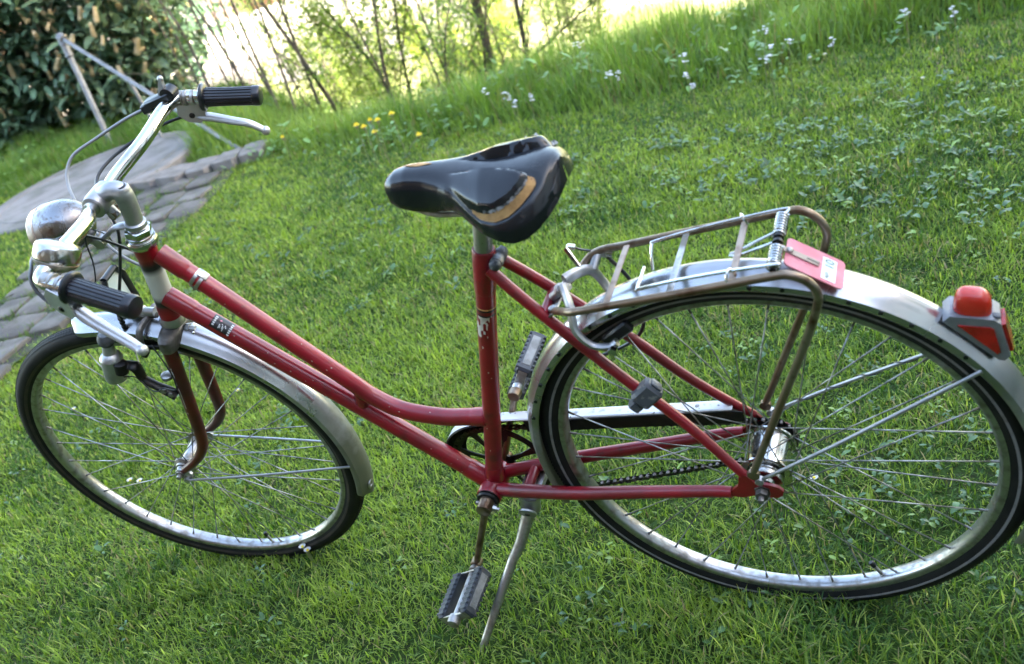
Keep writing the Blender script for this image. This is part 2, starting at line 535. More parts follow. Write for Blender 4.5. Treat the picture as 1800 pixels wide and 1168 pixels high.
xs = np.concatenate([[-600, -200, -80, -40, -25], np.arange(-16, 10.1, .25), [16, 25, 45, 90, 220, 600]])
ys = np.concatenate([[-200, -60, -30, -15, -8], np.arange(-5, 14.1, .25), [16, 19, 23, 30, 40, 60, 90, 150, 300, 900]])
XX, YY = np.meshgrid(xs, ys, indexing='ij')
ZZ = terrain_z(XX, YY) + np.where((np.abs(XX) < 17) & (YY < 15), .012 * (vnoise(XX * 1.7 + 40, YY * 1.7 + 40, 3) - .5), 0)
nx, ny = XX.shape
Vg = np.stack([XX, YY, ZZ], -1).reshape(-1, 3)
I, J = np.meshgrid(np.arange(nx - 1), np.arange(ny - 1), indexing='ij')
a_ = (I * ny + J).ravel()
Tg = np.concatenate([np.stack([a_, a_ + ny, a_ + ny + 1], 1), np.stack([a_, a_ + ny + 1, a_ + 1], 1)])
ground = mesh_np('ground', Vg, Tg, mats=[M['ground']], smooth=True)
tag(ground, 'garden ground sloping away to a sunlit field', None, kind='structure')

# ------------------------------------------------------------------ path of setts, edging stones, concrete cover
M['sett'] = mat('sett_stone', (0.128, 0.118, 0.108), 0.86, var=(0.064, 0.058, 0.052), vscale=7, vlo=.38, vhi=.64,
                var2=(0.075, 0.085, 0.040), v2scale=22, v2lo=.56, v2hi=.72, bump=.8, bscale=110, orand=.28)
M['kerb'] = mat('edging_stone', (0.175, 0.165, 0.160), 0.84, var=(0.105, 0.098, 0.092), vscale=9, vlo=.4, vhi=.62,
                var2=(0.14, 0.13, 0.09), v2scale=30, v2lo=.6, v2hi=.7, bump=.5, bscale=110)
M['slab'] = mat('old_concrete', (0.180, 0.172, 0.172), 0.84, var=(0.10, 0.10, 0.094), vscale=6, vlo=.42, vhi=.62,
                var2=(0.11, 0.115, 0.09), v2scale=22, v2lo=.58, v2hi=.68, bump=.5, bscale=120)
M['joint'] = mat('joint_soil', (0.032, 0.030, 0.024), 0.95, var=(0.05, 0.08, 0.02), vscale=14, vlo=.45, vhi=.6, bump=.8, bscale=150)

def stone_mesh(lx, ly, h, seed, mname, round_=.012):
    r_ = random.Random(seed)
    mb = MB()
    n = 8
    def outline(k, z, jit):
        pts = []
        for i in range(16):
            a = 2 * math.pi * i / 16 + .1
            c, s = math.cos(a), math.sin(a)
            e = 0.28
            pts.append(V3(lx / 2 * k * math.copysign(abs(c) ** e, c) + jit[i][0], ly / 2 * k * math.copysign(abs(s) ** e, s) + jit[i][1], z + jit[i][2]))
        return pts
    jit = [(r_.uniform(-1, 1) * .045 * lx, r_.uniform(-1, 1) * .045 * ly, 0) for _ in range(16)]
    jt = [(j[0] * .8, j[1] * .8, r_.uniform(-.003, .003)) for j in jit]
    tilt = (r_.uniform(-.03, .03), r_.uniform(-.03, .03))
    rings = [outline(1.0, -h, jit), outline(1.0, -round_ * 1.2, jit), outline(.985, -round_ * .4, jt), outline(.94, 0, jt), outline(.5, r_.uniform(-.002, .002), jt)]
    G = [[q + V3(0, 0, tilt[0] * q[0] + tilt[1] * q[1]) for q in rg] for rg in rings]
    mb.grid(G, cv=True)
    mb.f.append(tuple(len(mb.v) - 16 + k for k in range(16))); mb.m.append(0)
    me = obj(mname, mb, 'sett', None)
    d = me.data
    bpy.data.objects.remove(me)
    return d

path_pts = [(-4.05, 2.62), (-3.72, 2.30), (-3.62, 1.70), (-3.52, 1.2), (-3.50, .6), (-3.55, -.2), (-2.85, -.3), (-2.86, .6), (-2.90, 1.25), (-2.98, 1.6), (-3.02, 2.0), (-3.10, 2.45), (-3.22, 2.72), (-3.75, 2.62)]
mb = MB()
mb.add([V3(x, y, .010) for x, y in path_pts], [tuple(range(len(path_pts)))])
path = obj('path', mb, 'joint', smooth=False)
tag(path, 'worn grey sett path curving past the lawn', None, kind='structure')
sett_me = [stone_mesh(.158, .200, .05, k, 'sett', .008) for k in range(7)]
def in_poly(x, y, P):
    c = False
    for i in range(len(P)):
        x1, y1 = P[i]; x2, y2 = P[i - 1]
        if (y1 > y) != (y2 > y) and x < (x2 - x1) * (y - y1) / (y2 - y1) + x1:
            c = not c
    return c
rs = random.Random(4)
sett_pos = []
ang = R(12)
for row in range(-2, 21):
    for cc in range(-2, 15):
        lx = cc * .170 + (.085 if row % 2 else 0); ly = row * .211
        x = -4.25 + lx * math.cos(ang) - ly * math.sin(ang) * .4 + rs.uniform(-.008, .008)
        y = -.6 + ly + lx * math.sin(ang) + rs.uniform(-.006, .006)
        if y > 2.535 + .22 * (x + 3.75): continue
        if not in_poly(x + .05, y, path_pts): continue
        if (x + 4.42) ** 2 + (y - 2.88) ** 2 < .72 ** 2: continue
        o = bpy.data.objects.new('sett', sett_me[rs.randrange(7)])
        link(o, path)
        o.location = (x, y, .022 + rs.uniform(-.006, .006))
        o.rotation_euler = (rs.uniform(-.03, .03), rs.uniform(-.03, .03), ang + rs.uniform(-.06, .06) + (math.pi if rs.random() < .5 else 0))
        o.scale = (rs.uniform(.88, .98), rs.uniform(.89, .98), 1)
        sett_pos.append((x, y))
edging = empty('stone_edging', (-3.5, 2.78, 0))
tag(edging, 'row of pale raised edging stones at the end of the sett path', 'stone edging')
kerbs = [(-3.79, 2.735, .185, .27, 12), (-3.615, 2.745, .165, .27, 14), (-3.475, 2.795, .135, .27, 20), (-3.350, 2.865, .135, .27, 24), (-3.230, 2.945, .130, .26, 27)]
for i, (x, y, lx, ly, a) in enumerate(kerbs):
    me = stone_mesh(lx * 1.0, ly, .09, 40 + i, 'edging_stone', .007)
    me.materials.clear(); me.materials.append(M['kerb'])
    o = link(bpy.data.objects.new('edging_stone', me), edging)
    o.location = (x + 3.5, y - 2.78, .050)
    o.rotation_euler = (R(-3), R(2), R(a))
# round concrete cover
mb = MB()
prof = [(-.06, .66), (.030, .66), (.040, .65), (.041, .60), (.041, .02)]
mb.lathe((0, 0, 0), (0, 0, 1), prof, 48)
mb.lathe((0, 0, .0412), (0, 0, 1), [(0, .56), (.004, .556), (.004, .545), (0, .54)], 48, cap=False)
slab = obj('concrete_cover', mb, 'slab')
slab.location = (-4.42, 2.88, 0)
slab.rotation_euler = (R(1.5), R(-2), 0)
tag(slab, 'round grey concrete cover lying beside the path below the shrub', 'concrete cover')

# ------------------------------------------------------------------ grass
def blades(P, L, Wd, bend, az, lean, segs=3):
    """P base n x 3; returns verts and tris of tapered bent blades"""
    n = len(P)
    ts = np.linspace(0, 1, segs + 1)
    d = np.stack([np.cos(az), np.sin(az), 0 * az], 1)
    sdir = np.stack([-np.sin(az), np.cos(az), 0 * az], 1)
    rows = []
    for k, t in enumerate(ts):
        ang = lean + bend * t
        h = L * t * np.cos(lean + bend * t * .5)
        o = L * t * np.sin(lean + bend * t * .5)
        c = P + d * o[:, None]; c[:, 2] += h
        w = Wd * (1 - t ** 2.2) * .5 * (0.75 + .5 * min(t * 3, 1) * .5)
        if k < segs:
            rows += [c - sdir * w[:, None], c + sdir * w[:, None]]
        else:
            rows += [c]
    nv = 2 * segs + 1
    Vv = np.stack(rows, 1).reshape(-1, 3)
    tri = []
    for k in range(segs - 1):
        a = 2 * k
        tri += [(a, a + 1, a + 3), (a, a + 3, a + 2)]
    a = 2 * (segs - 1)
    tri += [(a, a + 1, a + 2)]
    T = (np.arange(n)[:, None, None] * nv + np.array(tri)[None]).reshape(-1, 3)
    return Vv, T, nv

M['grass'] = mat('grass_blades', (0.08, 0.14, 0.02), 0.42, attr=True, trans=0.50, spec=.4, tcol=(1.30, 1.28, .62))
M['leafy'] = mat('broad_weed_leaves', (0.06, 0.12, 0.04), 0.36, attr=True, trans=0.25, spec=.5, tcol=(1.1, 1.15, .7))

def mow_edge(x):
    return np.interp(x, [-6, -2.97, -2.36, -1.6, -1.0, -.6, -.15, .3, .8, 3], [2.85, 2.80, 2.68, 2.68, 2.75, 2.86, 3.0, 3.1, 3.16, 3.3])

def on_hard(x, y):
    x = x + .06 * (x > -3.35)
    """1 where the path, the edging or the cover lies"""
    k = np.zeros(len(x), bool)
    P = path_pts
    c = np.zeros(len(x), bool)
    for i in range(len(P)):
        x1, y1 = P[i]; x2, y2 = P[i - 1]
        with np.errstate(divide='ignore', invalid='ignore'):
            cr = ((y1 > y) != (y2 > y)) & (x < (x2 - x1) * (y - y1) / (y2 - y1 + 1e-12) + x1)
        c ^= cr
    k |= c
    k |= ((x + 4.42) ** 2 + (y - 2.88) ** 2) < .64 ** 2
    for (kx, ky, lx, ly, a) in kerbs:
        k |= (np.abs(x - kx) < lx * .55) & (np.abs(y - ky) < ly * .5)
    return k

def lawn():
    N = 1500000
    x = rng.uniform(-7.5, 2.2, N); y = rng.uniform(-1.1, 3.4, N)
    P = np.stack([x, y, np.zeros(N)], 1)
    keep = in_view(P, 260, 200) & (y < mow_edge(x) + .12)
    d = np.linalg.norm(P - CAM, axis=1)
    dens = np.clip((2.9 / d) ** 1.7, .18, 1.0)
    keep &= rng.random(N) < dens
    bald = vnoise(x * 5 + 9, y * 5 + 3, 21)
    keep &= rng.random(N) < np.clip(.6 + bald * .7, 0, 1)
    hard = on_hard(x, y)
    keep &= ~hard
    x, y, d = x[keep], y[keep], d[keep]
    n = len(x)
    tuft = vnoise(x * 7, y * 7, 5) * .6 + vnoise(x * 19, y * 19, 6) * .4
    L = (.013 + .027 * tuft) * rng.uniform(.55, 1.35, n)
    L *= 1 + .85 * np.exp(-((y + .06) / .055) ** 2) * (np.exp(-((x - .05) / .34) ** 4) + np.exp(-((x + 1.10) / .30) ** 4)) * rng.uniform(.2, 1.1, n)
    long_ = rng.random(n) < .02
    L[long_] *= 1.5
    Wd = rng.uniform(.0018, .0042, n) * np.clip(d / 2.2, .9, 1.6)
    z = .012 * (vnoise(x * 1.7 + 40, y * 1.7 + 40, 3) - .5) - .002
    z = z + .014 * np.exp(-((y + .02) / .16) ** 4) * ((x > -1.9) & (x < .9))
    az = rng.uniform(0, 2 * np.pi, n) + 1.2 * (vnoise(x * 9, y * 9, 8) - .5)
    lean = np.abs(rng.normal(.42, .36, n)); bend = rng.uniform(.1, 1.5, n)
    patch = vnoise(x * 2.3 + 5, y * 2.3, 31)
    fine = vnoise(x * 11, y * 11, 32)
    k = np.clip(.62 * patch + .5 * fine - .06 + rng.normal(0, .28, n), 0, 1)
    c0 = np.array([.042, .120, .018]); c1 = np.array([.300, .415, .062])
    col = c0 + (c1 - c0) * k[:, None]
    yel = rng.random(n) < .10
    col[yel] = np.array([.44, .52, .12]) * rng.uniform(.7, 1.1, (yel.sum(), 1))
    dry = rng.random(n) < .03 + .08 * (vnoise(x * 3.3 + 1, y * 3.3 + 8, 91) > .74)
    col[dry] = np.array([.40, .32, .17]) * rng.uniform(.6, 1.1, (dry.sum(), 1))
    col *= rng.uniform(.8, 1.2, (n, 1))
    nr = d < 2.5
    parts = []
    for sel, sg in ((nr, 3), (~nr, 2)):
        Vv, T, nv = blades(np.stack([x, y, z], 1)[sel], L[sel], Wd[sel], bend[sel], az[sel], lean[sel], sg)
        cv = np.repeat(col[sel], nv, 0)
        parts.append((Vv, T, cv))
    o_ = len(parts[0][0])
    o = mesh_np('lawn_grass', np.vstack([parts[0][0], parts[1][0]]), np.vstack([parts[0][1], parts[1][1] + o_]), np.vstack([parts[0][2], parts[1][2]]), [M['grass']])
    print('LAWN blades', n, 'tris', len(o.data.polygons))
    tag(o, 'short mown lawn grass under and around the bicycle', 'grass', kind='stuff')

lawn()

def zz_k(x, y): return terrain_z(x, y)
def tall_grass():
    N = 120000
    x = rng.uniform(-6.2, 2.2, N); y = rng.uniform(2.5, 6.0, N)
    e = mow_edge(x)
    keep = (y > e - .02) & ~on_hard(x, y)
    keep &= rng.random(N) < np.clip(1.3 - (y - 3.4) * .5, .25, 1)
    keep &= zz_k(x, y) > -1.1
    zz = terrain_z(x, y)
    keep &= in_view(np.stack([x, y, zz + .1], 1), 260, 420)
    x, y, zz, e = x[keep], y[keep], zz[keep], e[keep]
    n = len(x)
    cl = vnoise(x * 3.1, y * 3.1, 41) * .6 + vnoise(x * 8, y * 8, 42) * .4
    ramp_ = np.clip((y - e) / .35, .12, 1)
    L = (.08 + .27 * cl) * rng.uniform(.6, 1.25, n) * ramp_
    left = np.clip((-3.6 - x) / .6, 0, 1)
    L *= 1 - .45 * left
    Wd = rng.uniform(.0034, .0082, n)
    az = rng.uniform(0, 2 * np.pi, n)
    lean = np.abs(rng.normal(.12, .16, n)); bend = rng.uniform(.1, 1.1, n)
    Vv, T, nv = blades(np.stack([x, y, zz - .004], 1), L, Wd, bend, az, lean, 4)
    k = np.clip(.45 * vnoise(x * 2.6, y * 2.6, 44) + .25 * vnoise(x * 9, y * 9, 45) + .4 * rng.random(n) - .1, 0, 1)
    k *= 1 - .55 * left  # shading at the left worked into the blade colour
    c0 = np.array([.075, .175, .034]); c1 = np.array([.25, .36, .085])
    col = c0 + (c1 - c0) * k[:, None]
    dry = rng.random(n) < .04
    col[dry] = np.array([.26, .20, .10])
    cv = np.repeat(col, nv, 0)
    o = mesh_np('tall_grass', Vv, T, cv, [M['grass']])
    tag(o, 'unmown taller grass along the far edge of the lawn', 'tall grass', kind='stuff')
tall_grass()

def joint_grass():
    N = 26000
    x = rng.uniform(-4.3, -2.8, N); y = rng.uniform(-.3, 2.75, N)
    keep = on_hard(x, y) & in_view(np.stack([x, y, 0 * x], 1), 200, 200)
    keep &= vnoise(x * 4.5, y * 4.5, 51) > .42
    sp = np.array(sett_pos)
    for i in range(0, N, 4000):
        dx = x[i:i + 4000, None] - sp[None, :, 0]; dy = y[i:i + 4000, None] - sp[None, :, 1]
        inside = ((np.abs(dx) < .066) & (np.abs(dy) < .086)).any(1)
        keep[i:i + 4000] &= ~inside
    x, y = x[keep], y[keep]
    n = len(x)
    Vv, T, nv = blades(np.stack([x, y, np.full(n, .008)], 1), rng.uniform(.02, .05, n), rng.uniform(.002, .004, n), rng.uniform(.2, 1.2, n),
                       rng.uniform(0, 6.28, n), np.abs(rng.normal(.3, .3, n)), 3)
    col = np.array([.07, .13, .02]) * rng.uniform(.7, 1.5, (n, 1))
    o = mesh_np('joint_grass', Vv, T, np.repeat(col, nv, 0), [M['grass']])
    tag(o, 'small tufts of grass growing in the joints of the sett path', 'grass', kind='stuff')
joint_grass()

def leaf_patch(P, L, Wd, az, pitch, curl, segs=3):
    """broad leaves: n ovals with a fold, 2 x (segs+1)+... as strips of 3 verts across"""
    n = len(P)
    ts = np.linspace(0, 1, segs + 1)
    d = np.stack([np.cos(az), np.sin(az), 0 * az], 1)
    s_ = np.stack([-np.sin(az), np.cos(az), 0 * az], 1)
    rows = []
    for t in ts:
        w = Wd * .5 * (np.sin(np.pi * (t * .86 + .10)) ** .8)
        a = pitch - curl * t
        o = L * t * np.cos(pitch - curl * t * .5); h = L * t * np.sin(pitch - curl * t * .5)
        c = P + d * o[:, None]; c[:, 2] += h
        up = .18 * w
        l = c - s_ * w[:, None]; r_ = c + s_ * w[:, None]
        l[:, 2] += up; r_[:, 2] += up
        rows += [l, c, r_]
    nv = 3 * (segs + 1)
    Vv = np.stack(rows, 1).reshape(-1, 3)
    tri = []
    for k in range(segs):
        for j in range(2):
            a = k * 3 + j
            tri += [(a, a + 1, a + 4), (a, a + 4, a + 3)]
    T = (np.arange(n)[:, None, None] * nv + np.array(tri)[None]).reshape(-1, 3)
    return Vv, T, nv

def weeds():
    # rosettes of plantain and daisy leaves, thick in the upper right of the lawn and below the rear wheel
    cen = []
    r_ = random.Random(12)
    hot = [(-.30, 1.86, .22), (-.55, 2.12, .22), (-.12, 1.78, .25), (.25, 2.14, .28), (.02, 1.68, .2), (-.06, 1.95, .22), (.12, 1.62, .22), (.2, .24, .16), (.1, .30, .18),
           (.35, 1.8, .3), (-.8, 2.2, .2), (-.05, 2.35, .25), (-1.4, 1.3, .18), (-1.05, 1.75, .2), (-2.1, .95, .2), (-.35, -.02, .12), (-.2, .75, .15), (-1.35, .55, .15), (-1.9, 1.6, .2), (.4, 1.3, .25), (.3, .55, .2)]
    for (x, y, s) in hot:
        for _ in range(int(21 * s / .2)):
            cen.append((r_.gauss(x, s), r_.gauss(y, s * .8)))
    for _ in range(420):
        cen.append((r_.uniform(-4, 1.2), r_.uniform(-.6, 2.9)))
    cen = np.array(cen)
    ok = in_view(np.stack([cen[:, 0], cen[:, 1], 0 * cen[:, 0]], 1), 260, 200) & (cen[:, 1] < mow_edge(cen[:, 0])) & ~on_hard(cen[:, 0], cen[:, 1])
    cen = cen[ok]
    Pl = []; Ll = []; Wl = []; Al = []; Pi = []; Cl = []; Co = []
    for (x, y) in cen:
        k = r_.randint(4, 8); a0 = r_.uniform(0, 6.28); big = r_.random()
        base = np.array([.065, .135, .040]) if big < .6 else np.array([.18, .28, .045])
        for i in range(k):
            Pl.append((x + r_.gauss(0, .012), y + r_.gauss(0, .012), .010 + r_.random() * .022))
            Ll.append((r_.uniform(.009, .019) if y < 1.2 else r_.uniform(.011, .028)) * (1.25 if big < .25 else .85)); Wl.append(Ll[-1] * r_.uniform(.36, .62))
            Al.append(a0 + i * 6.28 / k + r_.gauss(0, .25)); Pi.append(r_.uniform(.25, 1.0)); Cl.append(r_.uniform(.3, 1.3))
            Co.append(base * r_.uniform(.7, 1.35))
    Vv, T, nv = leaf_patch(np.array(Pl), np.array(Ll), np.array(Wl), np.array(Al), np.array(Pi), np.array(Cl))
    o = mesh_np('lawn_weeds', Vv, T, np.repeat(np.array(Co), nv, 0), [M['leafy']], smooth=True)
    tag(o, 'broad leaved weeds, clover and plantain growing through the lawn', 'weeds', kind='stuff')
    # leafy plants in the tall strip
    cen = []
    for _ in range(900):
        x = r_.uniform(-5.8, 1.0); y = r_.uniform(2.65, 4.6)
        if y > mow_edge(np.array([x]))[0] - .05: cen.append((x, y))
    cen = np.array(cen)
    cen = cen[~on_hard(cen[:, 0], cen[:, 1])]
    Pl = []; Ll = []; Wl = []; Al = []; Pi = []; Cl = []; Co = []
    for (x, y) in cen:
        z0 = float(terrain_z(x, y)); h = r_.uniform(.03, .20)
        if vnoise(np.array([x * 2.2]), np.array([y * 2.2]), 61)[0] < .45: continue
        for i in range(r_.randint(4, 8)):
            Pl.append((x + r_.gauss(0, .03), y + r_.gauss(0, .03), z0 + h * r_.random()))
            Ll.append(r_.uniform(.022, .055)); Wl.append(Ll[-1] * r_.uniform(.35, .6)); Al.append(r_.uniform(0, 6.28))
            Pi.append(r_.uniform(0, .9)); Cl.append(r_.uniform(.2, 1.2)); Co.append(np.array([.12, .23, .055]) * r_.uniform(.6, 1.5))
    Vv, T, nv = leaf_patch(np.array(Pl), np.array(Ll), np.array(Wl), np.array(Al), np.array(Pi), np.array(Cl))
    o = mesh_np('wild_herbs', Vv, T, np.repeat(np.array(Co), nv, 0), [M['leafy']], smooth=True)
    tag(o, 'leafy wild herbs mixed into the tall grass', 'herbs', kind='stuff')
weeds()

# ================================================================== BICYCLE
bike = empty('bicycle', tuple(BASE))
bike.rotation_euler = (LEAN, 0, 0)
tag(bike, 'old red step-through bicycle leaning on its kickstand on the lawn', 'bicycle')

def P_(name, mb, mats, parent=None, steer=False, label=None, sharp=38):
    return obj(name, mb, mats, parent or bike, sx if steer else fx, sharp=sharp, label=label)

def loose(mb):
    par = list(range(len(mb.v)))
    def find(i):
        while par[i] != i:
            par[i] = par[par[i]]; i = par[i]
        return i
    for f in mb.f:
        a = find(f[0])
        for k in f[1:]: par[find(k)] = a
    out_ = {}
    for f, m_ in zip(mb.f, mb.m): out_.setdefault(find(f[0]), []).append((f, m_))
    res = []
    for fs in out_.values():
        ids = sorted({i for f, _ in fs for i in f}); ix = {i: k for k, i in enumerate(ids)}
        n = MB(); n.v = [mb.v[i] for i in ids]; n.c = [mb.c[i] for i in ids]
        n.f = [tuple(ix[i] for i in f) for f, _ in fs]; n.m = [m_ for _, m_ in fs]
        res.append(n)
    return res
def PS(name, mb, mats, parent=None, steer=False):
    return [P_(name, q, mats, parent, steer) for q in loose(mb)]

BB = V3(-.475, 0, -.074)
ST_TOP = V3(-.3077, 0, .416)
st_dir = unit(ST_TOP - BB)

# ---- frame
mb = MB()
mb.tube([BB, BB * .5 + ST_TOP * .5, ST_TOP], .0144, 20)
mb.lathe(ST_TOP - st_dir * .075, st_dir, [(0, .0148), (.004, .0158), (.074, .0162), (.076, .0150)], 20)
UT = spline([(-.862, 0, .463), (-.8025, 0, .3838), (-.7687, 0, .338), (-.708, 0, .2555), (-.650, 0, .178), (-.6215, 0, .1395), (-.578, 0, .107), (-.5109, 0, .0905), (-.46, 0, .0895), (-.418, 0, .0905)], 8)
mb.tube(UT, .0146, 20)
LT0, LT1 = V3(-.908, 0, .380), V3(-.482, 0, -.066)
mb.tube([LT0, LT0 * .66 + LT1 * .34, LT0 * .33 + LT1 * .67, LT1], .0156, 20)
d_ = unit(LT1 - LT0)
mb.lathe(LT0, d_, [(0, .0172), (.045, .0170), (.052, .0158)], 20)          # lower head lug
d_ = unit(UT[6] - UT[0])
mb.lathe(UT[0], d_, [(-.002, .0165), (.042, .0160), (.048, .0148)], 20)
mb.lathe(LT1 - unit(LT1 - LT0) * .045, unit(LT1 - LT0), [(0, .0158), (.006, .0170), (.04, .0175)], 20)
mb.lathe(BB, st_dir, [(.01, .0165), (.045, .0160), (.050, .0146)], 20)
mb.lathe(V3(-.452, 0, .0897), (1, 0, 0), [(0, .0148), (.005, .0156), (.024, .0158)], 20)
mb.lathe(BB - V3(0, .034, 0), (0, 1, 0), [(0, .0205), (.002, .0215), (.066, .0215), (.068, .0205)], 28)
mb.tube([V3(-.637, 0, .164), V3(-.652, 0, .112)], .012, 14)                # bridge between the two tubes
for sg in (-1, 1):
    ss = spline([(-.303, .015 * sg, .392), (-.25, .0265 * sg, .325), (-.16, .0375 * sg, .2095), (-.108, .039 * sg, .142), (-.07, .045 * sg, .0925), (-.022, .0575 * sg, .031)], 6)
    mb.tube(ss, [.0085, .0082, .0080, .0078, .0075, .0068], 14)
    cs = spline([(-.455, .020 * sg, -.068), (-.40, .028 * sg, -.060), (-.30, .040 * sg, -.046), (-.20, .047 * sg, -.030), (-.08, .056 * sg, -.011), (-.045, .0585 * sg, -.008)], 6)
    mb.tube(cs, [.0118, .0118, .0112, .0105, .0092, .0085], 14)
    w0 = .0570 * sg
    drop = [(-.050, -.013), (-.046, -.003), (-.033, .010), (-.028, .032), (-.018, .032), (-.008, .016), (.012, .013), (.024, .008), (.029, .000), (.026, -.010), (.018, -.014), (.009, -.013), (.008, -.006), (-.006, -.006), (-.012, -.010), (-.030, -.015)]
    mb.prism([V3(u, w0, v) for u, v in drop], V3(0, .005 * sg, 0))
mb.tube([(-.243, -.028, .318), (-.243, .028, .318)], .008, 12)             # brake bridge
mb.tube([(-.40, -.03, -.060), (-.40, .03, -.060)], .009, 12)               # chainstay bridge
frame = P_('frame', mb, 'red')

# ---- head tube with faded black and cream panel
def headcol(d, a):
    f = .5 + .5 * math.cos(a - 0.0)
    red = (0.26, 0.006, 0.014, 1); blk = (0.014, 0.013, 0.015, 1); crm = (0.60, 0.585, 0.54, 1)
    lo, hi = .050, .097
    def mixc(p, q, t): t = min(1, max(0, t)); return tuple(p[i] * (1 - t) + q[i] * t for i in range(4))
    if d < .020 or d > .135: return red
    if d < lo: return mixc(red, blk, (d - .020) / .012) if d < .034 else mixc(blk, crm, (d - .040) / .012)
    if d > hi: return mixc(crm, blk, (d - hi) / .012) if d < .112 else mixc(blk, red, (d - .116) / .016)
    # front of the tube is black with a wavy border
    ca = math.cos(a)                                # cos>0 towards reference = front of the bike
    return mixc(crm, blk, (ca - .52 - .14 * math.sin(d * 160)) / .10)
mb = MB()
h0 = axpt(.340)
Lh = .148 / AX[2]
prof = [(0, .0178), (.012, .0180), (.024, .0178)] + [(x, .0170) for x in np.linspace(.026, .128, 40)] + [(.130, .0178), (.145, .0180), (Lh, .0178)]
mb.lathe(h0, AX, prof, 64, cols=headcol, ref=V3(-1, 0, 0))
head = P_('head_tube', mb, 'head', label='head tube with cream panel fading through black into red')
mb = MB()
# oval head badge, dark, on the front of the tube
for k in range(1):
    G = []
    for i in range(9):
        row = []
        for j in range(9):
            a = (i / 8 - .5) * 1.1; s = (j / 8 - .5) * .05
            rr = .0178
            N = V3(-math.sin(HEAD), 0, math.cos(HEAD)); B = V3(0, 1, 0)
            row.append(h0 + AX * (.075 + s * math.sqrt(max(0, 1 - (i / 4 - 1) ** 2) + .02)) + rr * (math.cos(a) * N + math.sin(a) * B))
        G.append(row)
    mb.grid(G)
P_('head_badge', mb, 'blackprint', head)

# ---- headset
mb = MB()
mb.lathe(axpt(.484), AX, [(0, .0180), (.001, .0225), (.006, .0245), (.010, .0250), (.013, .0232), (.015, .0225), (.016, .0200), (.018, .0215), (.021, .0215), (.0215, .0190)], 40)
mb.lathe(axpt(.484) + AX * .0216, AX, [(0, .0195), (.001, .0215), (.010, .0215), (.011, .0200), (.012, .0165)], 6)
mb.lathe(axpt(.484) + AX * .0338, AX, [(0, .0160), (.002, .0165), (.004, .0140)], 24)
P_('headset', mb, 'chrome')
mb = MB()
mb.lathe(axpt(.325), AX, [(0, .019), (.002, .0215), (.008, .0215), (.012, .0195), (.0165, .0185)], 32)
P_('headset_race', mb, 'steel')

# ---- band clip on the upper tube, sticker, lining bands, chipped paint
def along(C, s):
    C = np.asarray(C); seg = np.linalg.norm(np.diff(C, axis=0), axis=1); cum = np.concatenate([[0], np.cumsum(seg)])
    i = min(len(seg) - 1, max(0, np.searchsorted(cum, s) - 1)); t = (s - cum[i]) / seg[i]
    return C[i] * (1 - t) + C[i + 1] * t, unit(C[i + 1] - C[i])
def patch(mb, C, r, s0, s1, a0, a1, ns, na, mi=0, mask=None, ref=V3(0, -1, 0)):
    """a thin piece that hugs a tube; angle from ref around the tube"""
    G = []
    for i in range(ns + 1):
        s = s0 + (s1 - s0) * i / ns
        p, T = along(C, s)
        N = unit(ref - T * np.dot(ref, T)); B = np.cross(T, N)
        G.append([p + r * (math.cos(a) * N + math.sin(a) * B) for a in np.linspace(a0, a1, na + 1)])
    for i in range(ns):
        for j in range(na):
            if mask is None or mask((i + .5) / ns, (j + .5) / na):
                mb.add([G[i][j], G[i][j + 1], G[i + 1][j + 1], G[i + 1][j]], [(0, 1, 2, 3)], mi)
    return mb
mb = MB()
for k in (0.0635, .0735):
    p, T = along(UT, k)
    mb.lathe(p - T * .003, T, [(0, .0148), (.0004, .0158), (.0056, .0158), (.006, .0148)], 28, cap=False)
p, T = along(UT, .0715)
nn = unit(V3(0, 0, 1) - T * T[2])
mb.box(p + nn * .0168, T * .0085, V3(0, .007, 0), nn * .0011, bev=.0005)
mb.box(p - nn * .0175, T * .0095, V3(0, .0075, 0), nn * .0022, bev=.0008)
mb.lathe(p - nn * .0205 - T * .0 + V3(0, -.0075, 0), (0, 1, 0), [(0, .0026), (.015, .0026)], 10)
P_('cable_band', mb, 'steel', frame)
mb = MB()
LTC = [LT0, LT1]
patch(mb, LTC, .01572, .083, .119, -2.05, -.35, 14, 12)
stk = P_('sticker', mb, 'blackprint', frame)
mb = MB()
for s0, n in ((.0855, 5), (.1145, 6)):
    for k in range(n):
        a = -1.75 + k * .24
        patch(mb, LTC, .01580, s0, s0 + .0042, a, a + .13, 2, 1)
        if k % 2: patch(mb, LTC, .01580, s0 + .0015, s0 + .0027, a + .13, a + .22, 1, 1)
for k in range(7):
    s0 = .097 + k * .0019
    a0 = -1.1 + .16 * math.sin(k * 2.1)
    patch(mb, LTC, .01580, s0, s0 + .0012, a0, a0 + .30 + .2 * math.cos(k * 1.7), 1, 3)
P_('sticker_print', mb, 'white', stk)
mb = MB()
patch(mb, LTC, .01580, .0945, .099, -1.62, -1.36, 3, 3, mask=lambda u, v: (u - .5) ** 2 + (v - .5) ** 2 < .2)
P_('sticker_mark', mb, 'pink', stk)
STC = [ST_TOP, BB]
for s0, s1, m_ in ((.0995, .1015, 'gold'), (.1025, .1055, 'blackprint'), (.1115, .1145, 'blackprint')):
    mb = MB(); patch(mb, STC, .01452, s0, s1, -math.pi, math.pi, 1, 28)
    P_('lining_band', mb, m_, frame)
mb = MB()
def chip(u, v):
    n_ = float(vnoise(np.array([u * 9 + 3]), np.array([v * 6 + 1]), 77)[0])
    return n_ > .30 + .42 * u + .9 * abs(v - .52) * (.5 + u)
patch(mb, STC, .01450, .1148, .183, -.62, 1.05, 60, 22, mask=chip, ref=V3(0, -1, 0))
P_('paint_chip', mb, 'cream', frame)
mb = MB()
